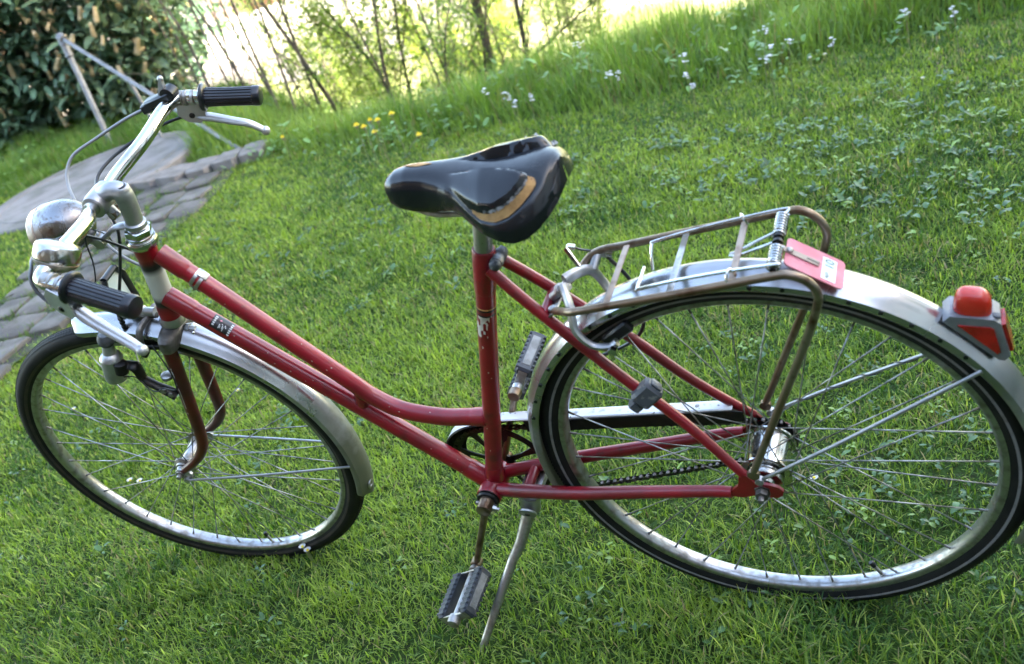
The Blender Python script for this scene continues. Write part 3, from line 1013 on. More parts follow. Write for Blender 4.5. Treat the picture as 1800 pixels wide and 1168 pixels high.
for i in range(46):
    C, r_, Lc = random.choice([(UT, .01466, .60), (LTC, .01566, .57), (STC, .01446, .48)])
    s = random.uniform(.06, Lc); a = random.uniform(-1.6, 1.6); w = random.uniform(.0006, .0016)
    patch(mb, C, r_, s, s + w * random.uniform(1, 2.4), a, a + w / r_ * 1.2, 1, 1)
P_('paint_nicks', mb, 'cream', frame)["kind"] = "stuff"

# ---- seat clamp and post
mb = MB()
c_ = ST_TOP - st_dir * .014 + V3(.021, 0, -.004)
mb.lathe(c_ - V3(0, .013, 0), (0, 1, 0), [(0, .0075), (.001, .0092), (.009, .0092), (.010, .0085), (.016, .0085), (.017, .0092), (.025, .0092), (.026, .0075)], 20)
mb.lathe(c_ - V3(0, .0215, 0), (0, 1, 0), [(0, .004), (.002, .0072), (.005, .0085), (.0085, .0085)], 20)
mb.lathe(c_ + V3(0, .013, 0), (0, 1, 0), [(0, .0075), (.006, .0075), (.007, .004)], 6)
P_('seat_clamp_bolt', mb, 'greyplastic', frame)
mb = MB()
mb.lathe(ST_TOP - st_dir * .02, st_dir, [(0, .0128), (.098, .0128), (.102, .0118), (.125, .0112)], 24)
post = P_('seat_post', mb, 'steel')
mb = MB()
p = ST_TOP + st_dir * .090
mb.box(p, (.017, 0, 0), (0, .022, 0), (0, 0, .011), bev=.004)
mb.lathe(p - V3(0, .028, 0), (0, 1, 0), [(0, .006), (.002, .009), (.008, .009), (.009, .006), (.047, .006), (.048, .009), (.054, .009), (.056, .005)], 12)
for sg in (-1, 1):
    mb.tube(spline([(-.40, .006 * sg, .515), (-.35, .018 * sg, .493), (-.30, .022 * sg, .489), (-.24, .026 * sg, .486), (-.19, .05 * sg, .50)], 5), .0038, 8)
P_('saddle_clamp', mb, 'steel', post)

# ---- saddle
su = np.array([-.4080, -.4060, -.400, -.388, -.368, -.340, -.315, -.292, -.270, -.248, -.228, -.210, -.194, -.180, -.168, -.160, -.156])
sb = np.array([.003, .011, .0185, .0240, .0270, .0300, .0370, .0520, .0700, .0860, .0945, .0950, .0900, .0790, .0620, .0400, .0200])
szt = np.array([.5280, .5370, .5450, .5510, .5540, .5530, .5500, .5465, .5440, .5430, .5430, .5440, .5450, .5450, .5430, .5390, .5340])
szb = np.array([.5260, .5210, .5160, .5110, .5060, .5030, .5060, .5110, .5130, .5095, .5030, .4990, .5005, .5060, .5130, .5200, .5260])
sb = np.where(su > -.30, sb * .90, sb); szb = np.where(su > -.26, szb + .003, szb)
su = np.append(su, -.1552); sb = np.append(sb, .002); szt = np.append(szt, .5310); szb = np.append(szb, .5305)
def sad_uv(u, th):
    b = np.interp(u, su, sb); zt = np.interp(u, su, szt); zb = np.interp(u, su, szb)
    s, c = math.sin(th), math.cos(th)
    w = b * math.copysign(abs(s) ** .86, s)
    zz = zb + (zt - zb) * (abs(c) ** .55)
    q = abs(w) / max(b, 1e-4)
    wing = min(1, max(0, (u + .30) / .05))
    zz -= wing * .022 * q ** 2 * (1 if c > 0 else 0)                     # the top falls away to the sides
    # two raised pads with a hollow along the middle
    pu = (u + .247) / .066; pw = (q - .58) / .34
    r2 = pu * pu + pw * pw
    pad = max(0.0, 1 - r2)
    zz += .0125 * wing * min(1, pad * 3.2) ** .8
    if .85 < r2 < 1.25: zz -= .0035 * wing * (1 - abs(r2 - 1.05) / .2)
    return V3(u, w, zz)
mb = MB()
uu = np.concatenate([np.linspace(-.4080, -.394, 7), np.linspace(-.390, -.17, 60), np.linspace(-.167, -.156, 8), [-.1552]])
G = []
for u in uu:
    row = [sad_uv(u, th) for th in np.linspace(-R(90), R(90), 73)]
    b = np.interp(u, su, sb); zb = np.interp(u, su, szb)
    row += [V3(u, b * .92, zb - .003), V3(u, b * .6, zb + .004), V3(u, 0, zb + .012), V3(u, -b * .6, zb + .004), V3(u, -b * .92, zb - .003)]
    G.append(row)
mb.grid(G, cv=True)
n_ = len(G[0])
mb.f.append(tuple(range(n_))); mb.m.append(0)
mb.f.append(tuple((len(G) - 1) * n_ + k for k in range(n_ - 1, -1, -1))); mb.m.append(0)
saddle = P_('saddle', mb, 'vinyl', sharp=60, label='black vinyl saddle with a torn pad and yellow foam showing')
# tear along the rear outer edge of the pad nearest the viewer
def tear_strip(offs, off_n, wmul, hi, n=30, jag=0, seed=1, t0=0.0, t1=1.0):
    r_ = random.Random(seed)
    G = []
    for i in range(n + 1):
        t = t0 + (t1 - t0) * i / n
        a = R(-112) + R(150) * t                        # around the pad's border
        pu, pw = math.sin(a) * 1.0, math.cos(a) * 1.0
        row = []
        for o_ in offs:
            k = 1 + o_ * wmul(t) + (r_.uniform(-jag, jag) if jag else 0)
            u = -.245 + .062 * k * math.cos(a * 0 + (R(-62) + R(138) * t)); 
            ph = R(-118) + R(165) * t
            u = -.247 + .066 * k * math.cos(ph)
            q = min(.985, .58 - .34 * k * math.sin(ph))
            th = -math.asin(min(.999, q ** (1 / .86)))
            p = sad_uv(u, th)
            row.append(p + V3(0, 0, off_n))
        G.append(row)
    return G
bulge = lambda t: math.sin(math.pi * min(1, max(0, t))) ** .7
mb = MB(); mb.grid(tear_strip([-.07, -.04, -.005, .03, .06], .0016, bulge, 1, 40, .006, 3, .1, .86))
P_('torn_foam', mb, 'foam', saddle)
mb = MB(); mb.grid(tear_strip([-.17, -.11, -.06], .0030, bulge, 1, 44, .012, 5, .08, .9))
P_('torn_vinyl_flap', mb, 'vinyl', saddle)
mb = MB(); mb.grid(tear_strip([-.075, -.055], .0036, bulge, 1, 44, .012, 8, .2, .7))
P_('torn_edge', mb, 'vinyl_worn', saddle)
# split on the nose and worn far corner
mb = MB()
G = []
for i in range(13):
    t = i / 12; u = -.372 + .042 * t; w_ = .05 * math.sin(math.pi * t) + .002
    G.append([sad_uv(u, th) + V3(0, 0, .0007) for th in np.linspace(.10 - w_ * 2, .10 + w_ * 2, 4)])
mb.grid(G)
P_('nose_split', mb, 'foam', saddle)
mb = MB()
r_ = random.Random(9)
G = []
for i in range(15):
    u = -.226 + .045 * i / 14
    th = R(46) + R(6) * math.sin(i * .9)
    G.append([sad_uv(u, th + k * .10 + r_.uniform(-.02, .02)) + V3(0, 0, .001 + .006 * (k == 2) + r_.uniform(0, .002)) for k in range(3)])
mb.grid(G)
P_('peeled_edge', mb, 'vinyl_worn', saddle)
# ================================================================== WHEELS
def revolve(mb, prof, n=160, a0=0.0, a1=2 * math.pi, mi=0, closed_prof=True, wob=None):
    full = abs(a1 - a0 - 2 * math.pi) < 1e-6
    G = []
    for i in range(n if full else n + 1):
        a = a0 + (a1 - a0) * i / n
        c, s = math.cos(a), math.sin(a)
        P = prof(i / n) if callable(prof) else prof
        G.append([V3(-r * c, w, -r * s) for (w, r) in P])
    mb.grid(G, mi, cu=full, cv=closed_prof)
    return mb

def make_wheel(rear):
    wh = empty('wheel', parent=bike)
    if rear:
        mw = Matrix.Translation(Vector(fx(V3(0, 0, 0))))
    else:
        c = sx(V3(-WB, 0, 0))
        mw = Matrix.Translation(Vector(c)) @ Matrix([list(r_) for r_ in S_ST]).to_4x4()
    wh.matrix_local = mw
    wh["label"] = 'rear wheel with grey striped tyre' if rear else 'front wheel with plain black tyre'
    # tyre
    mb = MB()
    cr, ct = .3280, .0185
    prof = []
    for k in range(25):
        a = R(-128) + R(256) * k / 24
        rr = ct * (1.0 + (.02 if abs(a) < R(40) and k % 2 == 0 else 0))
        prof.append((rr * math.sin(a), cr + rr * math.cos(a)))
    prof += [(.0118, .3105), (-.0118, .3105)]
    revolve(mb, prof, 200)
    ty = obj('tyre', mb, 'tyre_black', wh, sharp=50)
    # tread blocks
    mb = MB()
    nb = 300
    for i in range(nb):
        for j, aa in enumerate((-34, -17, 0, 17, 34)):
            a = 2 * math.pi * (i + .5 * (j % 2)) / nb
            th = R(aa); r0 = ct + .0002; r1 = ct + .0013
            da = .0026 / .347; dth = R(5.2)
            vs_ = []
            for rr in (r0, r1):
                for (sa, st_) in ((-1, 0), (0, -1), (1, 0), (0, 1)):
                    tt = th + st_ * dth; av = a + sa * da
                    r2 = cr + rr * math.cos(tt)
                    vs_.append(V3(-r2 * math.cos(av), rr * math.sin(tt), -r2 * math.sin(av)))
            mb.add(vs_, [(4, 5, 6, 7), (0, 1, 5, 4), (1, 2, 6, 5), (2, 3, 7, 6), (3, 0, 4, 7)])
    o = obj('tread', mb, 'tyre_black', wh, smooth=False, recalc=False); o["kind"] = "stuff"
    # line on the side walls
    for sg in (-1, 1):
        mb = MB()
        a_lo, a_hi = (R(95), R(107)) if rear else (R(104), R(122))
        pr = [((ct + .0004) * math.sin(a) * sg, cr + (ct + .0004) * math.cos(a)) for a in np.linspace(a_lo, a_hi, 4)]
        revolve(mb, pr, 200, closed_prof=False)
        obj('tyre_line', mb, 'stripe' if rear else 'browntyre', wh, sharp=60)
    # rim
    mb = MB()
    half = [(0, .3005), (.0040, .3008), (.0085, .3022), (.0118, .3048), (.0130, .3075), (.0128, .3120), (.0134, .3160), (.0128, .3172), (.0116, .3165), (.0112, .3100), (.006, .3075)]
    prof = half + [(0, .3065)] + [(-w, r) for w, r in reversed(half[1:])]
    revolve(mb, prof, 180)
    obj('rim', mb, 'rim', wh)
    # hub
    mb = MB()
    if rear:
        mb.lathe((0, -.072, 0), (0, 1, 0), [(.0101, .0062), (.0195, .0062), (.0196, .014), (.024, .016), (.0245, .026), (.030, .0275), (.034, .0270),
                 (.0345, .0240), (.038, .0250), (.0385, .0375), (.0415, .0375), (.042, .0320), (.048, .0305), (.094, .0305), (.098, .0320), (.0985, .0375), (.1015, .0375), (.102, .0250), (.106, .020), (.130, .0085), (.1305, .0085), (.137, .0085), (.1372, .0046), (.146, .0046)], 40)
        hub = obj('hub', mb, 'chrome', wh)
        for sg in (-1, 1):
            mb = MB()
            mb.lathe((0, .062 * sg, 0), (0, sg, 0), [(-.002, .0046), (.0002, .0120), (.002, .0120), (.0022, .0095), (.011, .0095), (.0112, .0046), (.020, .0046)], 6 if sg < 0 else 12)
            obj('axle_nut', mb, 'dark_steel', wh)
        mb = MB()
        mb.lathe((0, .0385, 0), (0, 1, 0), [(0, .020), (.0005, .0350), (.0025, .0350), (.003, .020)], 36, rmod=lambda k, n: 1.0 + .055 * (k % 2))
        obj('sprocket', mb, 'grease', wh)
        mb = MB()
        mb.prism([V3(-.004, -.0555, .011), V3(-.075, -.0575, -.012), V3(-.078, -.0575, -.018), V3(-.070, -.0575, -.020), V3(.004, -.0555, -.010)], V3(0, -.002, 0))
        obj('brake_arm', mb, 'steel', wh)
        fl = [(-.032, .0345), (.028, .0345)]
        ph = -.692036; ncross = 3
    else:
        mb.lathe((0, -.064, 0), (0, 1, 0), [(0, .0046), (.008, .0046), (.0081, .0085), (.015, .0085), (.0155, .011), (.022, .012), (.0225, .0150), (.026, .0160), (.030, .0220), (.033, .0220), (.034, .0150),
                 (.042, .0125), (.086, .0125), (.094, .0150), (.095, .0220), (.098, .0220), (.102, .0160), (.106, .012), (.1125, .011), (.113, .0085), (.120, .0085), (.1201, .0046), (.128, .0046)], 32)
        hub = obj('hub', mb, 'steel', wh)
        fl = [(-.0325, .0195), (.0325, .0195)]
        ph = -1.447219; ncross = 3
    # spokes: four kinds, nine of each, sharing mesh data
    kinds = {}
    for side in (0, 1):
        for dr in (-1, 1):
            w0, r0 = fl[side]
            ah = dr * R(20 * ncross)
            A = V3(-r0 * math.cos(ah), w0 + .0016 * dr, -r0 * math.sin(ah)); B = V3(-.3015, (.0016 if side else -.0016), 0)
            mb = MB(); mb.tube([A, A * .5 + B * .5, B], .0010, 8)
            me = bpy.data.meshes.new('spoke'); me.from_pydata(mb.v, [], mb.f); me.materials.append(M['spoke'])
            me.polygons.foreach_set("use_smooth", [True] * len(me.polygons)); me.update()
            d = unit(A - B)
            nb_ = MB(); nb_.lathe(B - d * .002, d, [(0, .0026), (.003, .0026), (.0032, .0018), (.013, .0018), (.0135, .0012)], 8)
            mn = bpy.data.meshes.new('nipple'); mn.from_pydata(nb_.v, [], nb_.f); mn.materials.append(M['dark_steel'])
            mn.polygons.foreach_set("use_smooth", [True] * len(mn.polygons)); mn.update()
            kinds[(side, dr)] = (me, mn)
    for k in range(36):
        a = ph + R(10) * k
        me, mn = kinds[(k % 2, 1 if (k // 2) % 2 else -1)]
        # positive angle turns (-r,0,0) to (-r cos a, 0, -r sin a): a rotation about +Y by -a
        for nm, dd in (('spoke', me), ('nipple', mn)):
            o = link(bpy.data.objects.new(nm, dd), wh)
            o.rotation_euler = (0, -a, 0)
    # valve
    av = ph + (R(10) * 15.55 if rear else R(10) * 17.55)
    mb = MB()
    c, s = math.cos(av), math.sin(av)
    o0 = V3(-.300 * c, 0, -.300 * s); inw = unit(-o0) * 1
    mb.lathe(o0, inw, [(-.002, .0048), (.001, .0048), (.0012, .0030), (.022, .0030), (.0222, .0036)], 12)
    vl = obj('valve', mb, 'steel', wh)
    mb = MB(); mb.lathe(o0 + inw * .0222, inw, [(0, .0042), (.008, .0044), (.010, .003)], 12)
    obj('valve_cap', mb, 'black', wh)
    return wh
w_rear = make_wheel(True)
w_front = make_wheel(False)

# ---- fork
mb = MB()
blade = [(-.9405, .316), (-.956, .262), (-.974, .205), (-.991, .152), (-1.008, .100), (-1.0225, .066), (-1.044, .040), (-1.073, .0195), (-1.098, .007), (-1.110, .002)]
for sg in (-1, 1):
    ww = np.interp(np.linspace(0, 1, 10), [0, .25, .6, 1], [.033, .037, .043, .049])
    mb.tube(spline([V3(u, ww[i] * sg, v) for i, (u, v) in enumerate(blade)], 5), [.0125, .0130, .0128, .0122, .0115, .0104, .0095, .0085, .0078, .0066], 16, flat=.86)
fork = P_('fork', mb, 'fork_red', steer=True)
mb = MB()
for sg in (-1, 1):
    mb.prism([V3(-1.098, .0475 * sg, .010), V3(-1.088, .0475 * sg, -.004), V3(-1.098, .0475 * sg, -.020), V3(-1.112, .0475 * sg, -.018), V3(-1.124, .0475 * sg, -.006), V3(-1.122, .0475 * sg, .006), V3(-1.112, .0475 * sg, .012)], V3(0, .005 * sg, 0))
PS('dropout', mb, 'steel', fork, steer=True)
mb = MB()
c_ = axpt(.3135)
N_ = V3(-math.sin(HEAD), 0, math.cos(HEAD))
prof = []
for z_, k in ((-.016, 1.0), (-.012, 1.03), (.004, 1.0), (.010, .86), (.0125, .62)):
    prof.append([c_ + AX * z_ + N_ * (.0185 * k * math.copysign(abs(math.cos(a)) ** .7, math.cos(a))) + V3(0, .049 * k * math.copysign(abs(math.sin(a)) ** .8, math.sin(a)), 0)
                 - AX * (.006 * max(0, abs(math.sin(a)) - .5) if z_ < -.013 else 0) for a in np.linspace(0, 2 * math.pi, 33)[:-1]])
mb.grid(prof, cv=True)
n_ = 32
mb.f.append(tuple(range(n_))); mb.m.append(0); mb.f.append(tuple(4 * n_ + k for k in range(n_))); mb.m.append(0)
P_('fork_crown', mb, 'dark_steel', steer=True)
mb = MB()   # nut on the back of the crown
b0 = c_ - N_ * .020
mb.lathe(b0, -N_, [(0, .009), (.006, .009), (.0062, .0055), (.016, .0055)], 6)
P_('crown_nut', mb, 'alu', steer=True)
# scratches on the blade
mb = MB()
for k, (s0, s1, a) in enumerate(((.055, .17, .05), (.055, .09, .18), (.075, .11, .12))):
    C = spline([V3(u, ww[i] * -1, v) for i, (u, v) in enumerate(blade)], 5)
    patch(mb, C, .0131, s0, s1, a - .02, a + .03, 24, 1, mask=lambda u, v: vnoise(np.array([u * 14.]), np.array([k * 3.3]), 5)[0] > .33)
P_('scratch', mb, 'white', fork, steer=True)

# ---- stem
mb = MB()
top = axpt(.588)
q0 = axpt(.505)
mb.tube(spline([q0, axpt(.53), axpt(.556), top + V3(-.006, 0, -.010), V3(-.868, 0, .5855), V3(-.885, 0, .582), V3(-.902, 0, .577)], 6), [.0135, .0137, .0142, .0150, .0142, .0138, .0150], 20)
mb.lathe(V3(-.8985, -.024, .5755), (0, 1, 0), [(0, .0165), (.001, .0178), (.010, .0190), (.038, .0190), (.047, .0178), (.048, .0165)], 28)
mb.lathe(top + V3(-.004, 0, -.006), AX, [(0, .0135), (.006, .0125), (.008, .0105)], 24)
mb.lathe(q0 - AX * .006, AX, [(0, .0145), (.014, .0148), (.015, .0137)], 24)
mb.tube([V3(-.893, -.004, .5615), V3(-.889, -.004, .545)], .009, 12)
stem = P_('stem', mb, 'alu', steer=True)
mb = MB()
mb.lathe(top + V3(-.004, 0, -.006) + AX * .0078, AX, [(0, .0088), (.0015, .0082), (.0018, .0045)], 20, cap=False)
mb.lathe(top + V3(-.004, 0, -.006) + AX * .0080, AX, [(-.002, .0046), (.0006, .0044)], 6)
P_('stem_bolt', mb, ['black'], stem, steer=True)
mb = MB()
mb.lathe(V3(-.889, -.012, .549), (0, 1, 0), [(0, .007), (.006, .008), (.0062, .005), (.02, .005), (.0202, .0075), (.026, .0075)], 6)
P_('clamp_bolt', mb, 'rust', stem, steer=True)

# ---- handlebar
near = [(-.8985, -.018, .5755), (-.886, -.045, .584), (-.8483, -.100, .5971), (-.8422, -.169, .6020), (-.8475, -.203, .5990), (-.8465, -.2215, .5955), (-.8252, -.229, .5885), (-.8033, -.2304, .5812), (-.755, -.2395, .5635), (-.7127, -.2491, .546)]
far = [(-.8985, .018, .5755), (-.886, .045, .586), (-.852, .100, .6040), (-.8488, .169, .6120), (-.851, .203, .6100), (-.846, .2215, .6058), (-.830, .229, .6007), (-.8117, .2304, .5940), (-.765, .2395, .5785), (-.7248, .2491, .5648)]
mb = MB()
mb.tube(spline([V3(q) for q in reversed(near)] + [V3(q) for q in far], 7), .0110, 18)
bar = P_('handlebar', mb, 'chrome', steer=True)
for pts in (near, far):
    a = V3(pts[7]); b = V3(pts[9]); d = unit(b - a)
    Lg = np.linalg.norm(b - a)
    mb = MB()
    fl = lambda k, n: 1.0 - (.075 if k % 4 in (1,) else 0) - (.05 if k % 4 == 2 else 0)
    mb.lathe(a, d, [(.006, .0155), (.010, .0158), (Lg * .5, .0152), (Lg - .010, .0158)], 72, rmod=fl)
    mb.lathe(a, d, [(-.003, .0125), (-.002, .0205), (.000, .0225), (.003, .0225), (.0052, .0205), (.007, .0150)], 40)
    mb.lathe(a + d * (Lg - .011), d, [(0, .0145), (.001, .0164), (.010, .0166), (.013, .0152), (.014, .0120), (.0138, .001)], 40)
    P_('grip', mb, 'grip', bar, steer=True)
    # rings of bar tape and chrome sleeve
    mb = MB()
    for k in (-.030, -.018):
        mb.lathe(a + d * k, d, [(0, .0113), (.0008, .0126), (.005, .0126), (.0058, .0113)], 24)
    mb.lathe(a + d * -.042, d, [(0, .0112), (.001, .0121), (.011, .0121), (.0118, .0112)], 24)
    PS('clamp_ring', mb, 'steel', bar, steer=True)

# ---- brake levers
def lever(pts, pv, side):
    mb = MB()
    C = spline([V3(q) for q in pts], 8)
    mb.tube(C, [.0060, .0090, .0105, .0098, .0090, .0084, .0074], 14, flat=.6, up=V3(0, 1, 0))
    mb.ball(C[-1], .0080, 8)
    lv = P_('brake_lever', mb, 'white_metal', steer=True)
    mb = MB()
    p = V3(pv)
    d = unit(V3(pts[-1]) - V3(pts[0]))
    upv = unit(V3(0, 0, 1) - d * d[2]); s_ = np.cross(d, upv)
    for sg in (-1, 1):
        poly = [p + d * a + upv * b + s_ * (.0068 * sg) for a, b in ((-.020, .030), (-.026, .010), (-.022, -.006), (-.004, -.013), (.016, -.010), (.022, .002), (.018, .018), (.008, .034))]
        mb.prism(poly, s_ * (.0018 * sg))
    mb.box(p + upv * .022 - d * .004, d * .012, upv * .008, s_ * .007, bev=.002)
    br = P_('lever_bracket', mb, 'white_metal', lv, steer=True)
    mb = MB()
    mb.lathe(p - s_ * .0105 * 1, s_, [(0, .0030), (.001, .0050), (.0195, .0050), (.021, .0030)], 14)
    P_('pivot_pin', mb, 'grease', lv, steer=True)
lever([(-.826, -.2335, .556), (-.815, -.236, .5488), (-.801, -.240, .5322), (-.781, -.246, .5154), (-.7571, -.253, .4968), (-.7388, -.260, .4836)], (-.829, -.233, .5575), -1)
lever([(-.847, .2325, .567), (-.836, .235, .560), (-.8221, .240, .552), (-.7938, .246, .5342), (-.7723, .253, .5188), (-.7572, .260, .4970)], (-.848, .2335, .570), 1)

# ---- shifter on the far side
mb = MB()
mb.box((-.867, .203, .6200), (.030, -.003, .0045), (0, .011, 0), (-.001, 0, .0075), bev=.003)
mb.box((-.893, .203, .6130), (.012, 0, .002), (0, .009, 0), (0, 0, .008), bev=.002)
mb.lathe((-.842, .192, .6260), (0, 1, 0), [(0, .009), (.001, .012), (.020, .012), (.021, .009)], 20)
shift = P_('gear_shifter', mb, 'black', steer=True)
mb = MB()
mb.prism([V3(-.863, .199, .626), V3(-.845, .199, .652), V3(-.840, .199, .650), V3(-.848, .199, .628)], V3(0, .008, 0))
mb.ball((-.8425, .203, .652), .005, 6)
P_('shift_lever', mb, 'white_metal', shift, steer=True)

# ---- bell
BELL_AX = (.42, .56, .71)
bc = V3(-.8480, -.1810, .5970)
bax = unit(V3(*BELL_AX))
mb = MB()
mb.lathe(bc, bax, [(-.002, .0285), (0, .0300), (.003, .0305), (.017, .0300), (.021, .0280), (.0235, .0220), (.0248, .0120), (.0250, .0005)], 44)
bell = P_('bell', mb, 'chrome', steer=True)
mb = MB()
mb.lathe(bc - bax * .0190, bax, [(0, .006), (.003, .0120), (.007, .0200), (.012, .0270), (.0165, .0295), (.0175, .0270)], 40)
P_('bell_base', mb, 'bell_base', bell, steer=True)
mb = MB()
mb.tube(spline([bc - bax * .011 + V3(.012, -.012, 0), bc - bax * .014 + V3(.030, -.022, 0), bc - bax * .018 + V3(.046, -.030, 0)], 4), .0032, 8, flat=.5)
mb.tube([bc - bax * .018, bc - bax * .030], .006, 10)
P_('bell_thumb_lever', mb, 'steel', bell, steer=True)

# ---- head lamp
mb = MB()
lc = V3(-.952, 0, .5515); la = unit(V3(-1, 0, -.20))
mb.lathe(lc, la, [(-.008, .0005), (-.006, .009), (-.001, .019), (.007, .0285), (.018, .0365), (.031, .0415), (.046, .0442), (.058, .0448), (.062, .0448), (.0625, .0460), (.074, .0460), (.078, .0445), (.079, .0420)], 48)
lampo = P_('headlamp', mb, 'lamp', steer=True, sharp=30)
mb = MB()
mb.lathe(lc, la, [(.076, .0420), (.080, .0380), (.084, .027), (.086, .001)], 40, cap=False)
P_('lens', mb, 'reflector', lampo, steer=True)
mb = MB()
mb.tube(spline([(-.873, -.003, .523), (-.890, -.006, .527), (-.902, -.006, .527), (-.918, -.004, .521), (-.940, -.002, .510), (-.957, 0, .503)], 6), [.009, .0085, .0075, .0075, .0080, .0085], 12, flat=.5, up=V3(0, 1, 0))
mb.lathe(V3(-.950, -.012, .5055), (0, 1, 0), [(0, .005), (.001, .0095), (.023, .0095), (.024, .005)], 16)
mb.tube([V3(-.955, 0, .503), V3(-.970, 0, .510)], .0065, 10)
mb.lathe(axpt(.518), AX, [(-.001, .0140), (.001, .0168), (.008, .0168), (.010, .0140)], 24)
P_('lamp_bracket', mb, 'alu', lampo, steer=True)

# ---- square reflector with black frame in front of the head tube
mb = MB()
rc = V3(-.990, .0, .405)
rn = unit(V3(-1, 0, .12)); ru = unit(V3(.12, 0, 1)); rw = V3(0, 1, 0)
out = [(-.030, -.036), (.030, -.036), (.032, .018), (.020, .037), (-.020, .037), (-.032, .018)]
for i in range(6):
    a = out[i]; b = out[(i + 1) % 6]
    mb.tube([rc + rw * a[0] * .85 + ru * a[1], rc + rw * b[0] * .85 + ru * b[1]], .0052, 8, flat=1.3)
refl = P_('front_reflector', mb, 'black', steer=True)
mb = MB()
mb.prism([rc + rw * a * .80 + ru * b * .96 for a, b in out], rn * .004)
P_('reflector_glass', mb, 'sticker_blue', refl, steer=True)
mb = MB()
mb.lathe(V3(-1.003, 0, .362), unit(V3(1, 0, -.22)), [(0, .006), (.002, .0105), (.030, .0105), (.032, .008), (.050, .008)], 18)
P_('reflector_bracket', mb, 'alu', refl, steer=True)

# ---- front brake
mb = MB()
for sg in (-1, 1):
    mb.tube(spline([(-.972, .004 * sg, .345), (-.978, .030 * sg, .340), (-.985, .040 * sg, .318), (-.993, .034 * sg, .296)], 6), [.0068, .0065, .006, .0075], 10, flat=.8)
mb.tube(spline([(-.974, -.006, .350), (-.988, -.018, .372), (-.995, -.022, .385)], 4), .005, 8)
mb.lathe(V3(-.955, 0, .344), (-1, 0, .15), [(0, .005), (.022, .005), (.0222, .0085), (.030, .0085), (.032, .004)], 14)
cal = P_('brake_caliper', mb, 'dark_steel', steer=True)
mb = MB()
for sg in (-1, 1):
    mb.box((-.993, .0215 * sg, .2965), (.024, 0, -.004), (0, .0045, 0), (.001, 0, .0055), bev=.002)
    mb.lathe(V3(-.993, .038 * sg, .2965), (0, -sg, 0), [(-.006, .003), (-.005, .0065), (.003, .0065), (.004, .0045), (.014, .0045)], 10)
PS('brake_pad', mb, 'grease', cal, steer=True)
mb = MB()
for k in range(6):
    t = k / 6
    p = V3(-1.006, -.02, .368) * (1 - t) + V3(-1.018, -.022, .318) * t
    mb.lathe(p, unit(V3(-.25, 0, -1)), [(0, .003), (.001, .0046), (.006, .0046), (.007, .003)], 10)
mb.tube([V3(-1.006, -.02, .372), V3(-1.022, -.023, .305)], .0026, 8)
P_('cable_adjuster', mb, 'black', cal, steer=True)

# ---- mudguards
def guard_profile(sc=1.0, lift=0.0, th=.0009):
    half = [(.0272, .3425), (.0276, .3470), (.0272, .3520), (.0215, .3560), (.0185, .3585), (.0120, .3630), (.0060, .3655), (0, .3665)]
    outer = [(-w * sc, r + lift) for w, r in half] + [(w * sc, r + lift) for w, r in reversed(half[:-1])]
    inner = [(w * .965, r - th * 1.3) for w, r in reversed(outer)]
    return outer + inner
def front_prof(t):
    sc = 1.0
    if t < .05: sc = .50 + .50 * math.sqrt(max(0, 1 - (1 - t / .05) ** 2))
    if t > .965: sc = .45 + .55 * math.sqrt(max(0, 1 - ((t - .965) / .035) ** 2))
    return guard_profile(sc)
# revolve() angle a gives (-r cos a, -r sin a): the measured angle ang is -a
fc = V3(-WB, 0, 0)
def end_caps(mb, n):
    k = len(guard_profile())
    mb.f.append(tuple(range(k))); mb.m.append(0)
    mb.f.append(tuple(n * k + i for i in range(k))); mb.m.append(0)
mb = MB()
revolve(mb, front_prof, 110, R(-88), R(-205.5)); end_caps(mb, 110)
mb.v = [tuple(np.array(q) + fc) for q in mb.v]
fg = P_('mudguard', mb, 'guard', steer=True, label='front mudguard, dull silver with a green film at its lower end')
mb = MB()
for ang_ in (-121, -124.5):
    for w_ in (-.008,):
        a = R(ang_); mb.ball(fc + V3(-.3652 * math.cos(a), w_, -.3652 * math.sin(a)), .0030, 6)
PS('rivet', mb, 'wire_bright', fg, steer=True)
mb = MB()
a = R(-200); r_ = .3652; p = fc + V3(-r_ * math.cos(a), -.008, -r_ * math.sin(a)); nr = unit(p - fc)
mb.lathe(p - nr * .002, nr, [(0, .0105), (.0022, .0105), (.003, .009), (.0032, .0062), (.0016, .006), (.0016, .001)], 20)
P_('reflector_stud', mb, 'steel', fg, steer=True)
for sg, e in ((-1, V3(-.755, -.0275, -.0513)), (1, V3(-.8444, .0275, -.0568))):
    mb = MB()
    s0 = V3(-1.106, .0545 * sg, -.016)
    a = R(-188.5); e = fc + V3(-.345 * math.cos(a), .0272 * sg, -.345 * math.sin(a))
    mb.tube(spline([s0, s0 + V3(.02, .001 * sg, -.001), (s0 + e) / 2 + V3(0, .003 * sg, 0), e], 5), .0024, 8)
    mb.lathe(s0 - V3(0, .004, 0), (0, 1, 0), [(0, .004), (.0005, .006), (.0075, .006), (.008, .004)], 10)
    P_('mudguard_stay', mb, 'alu', fg, steer=True)
mb = MB()
revolve(mb, guard_profile(), 180, R(14), R(-203)); end_caps(mb, 180)
mb.v = [(q[0], q[1], q[2] - .004) for q in mb.v]
rg = P_('mudguard', mb, 'guard', label='rear mudguard, silver alloy with a row of small holes')
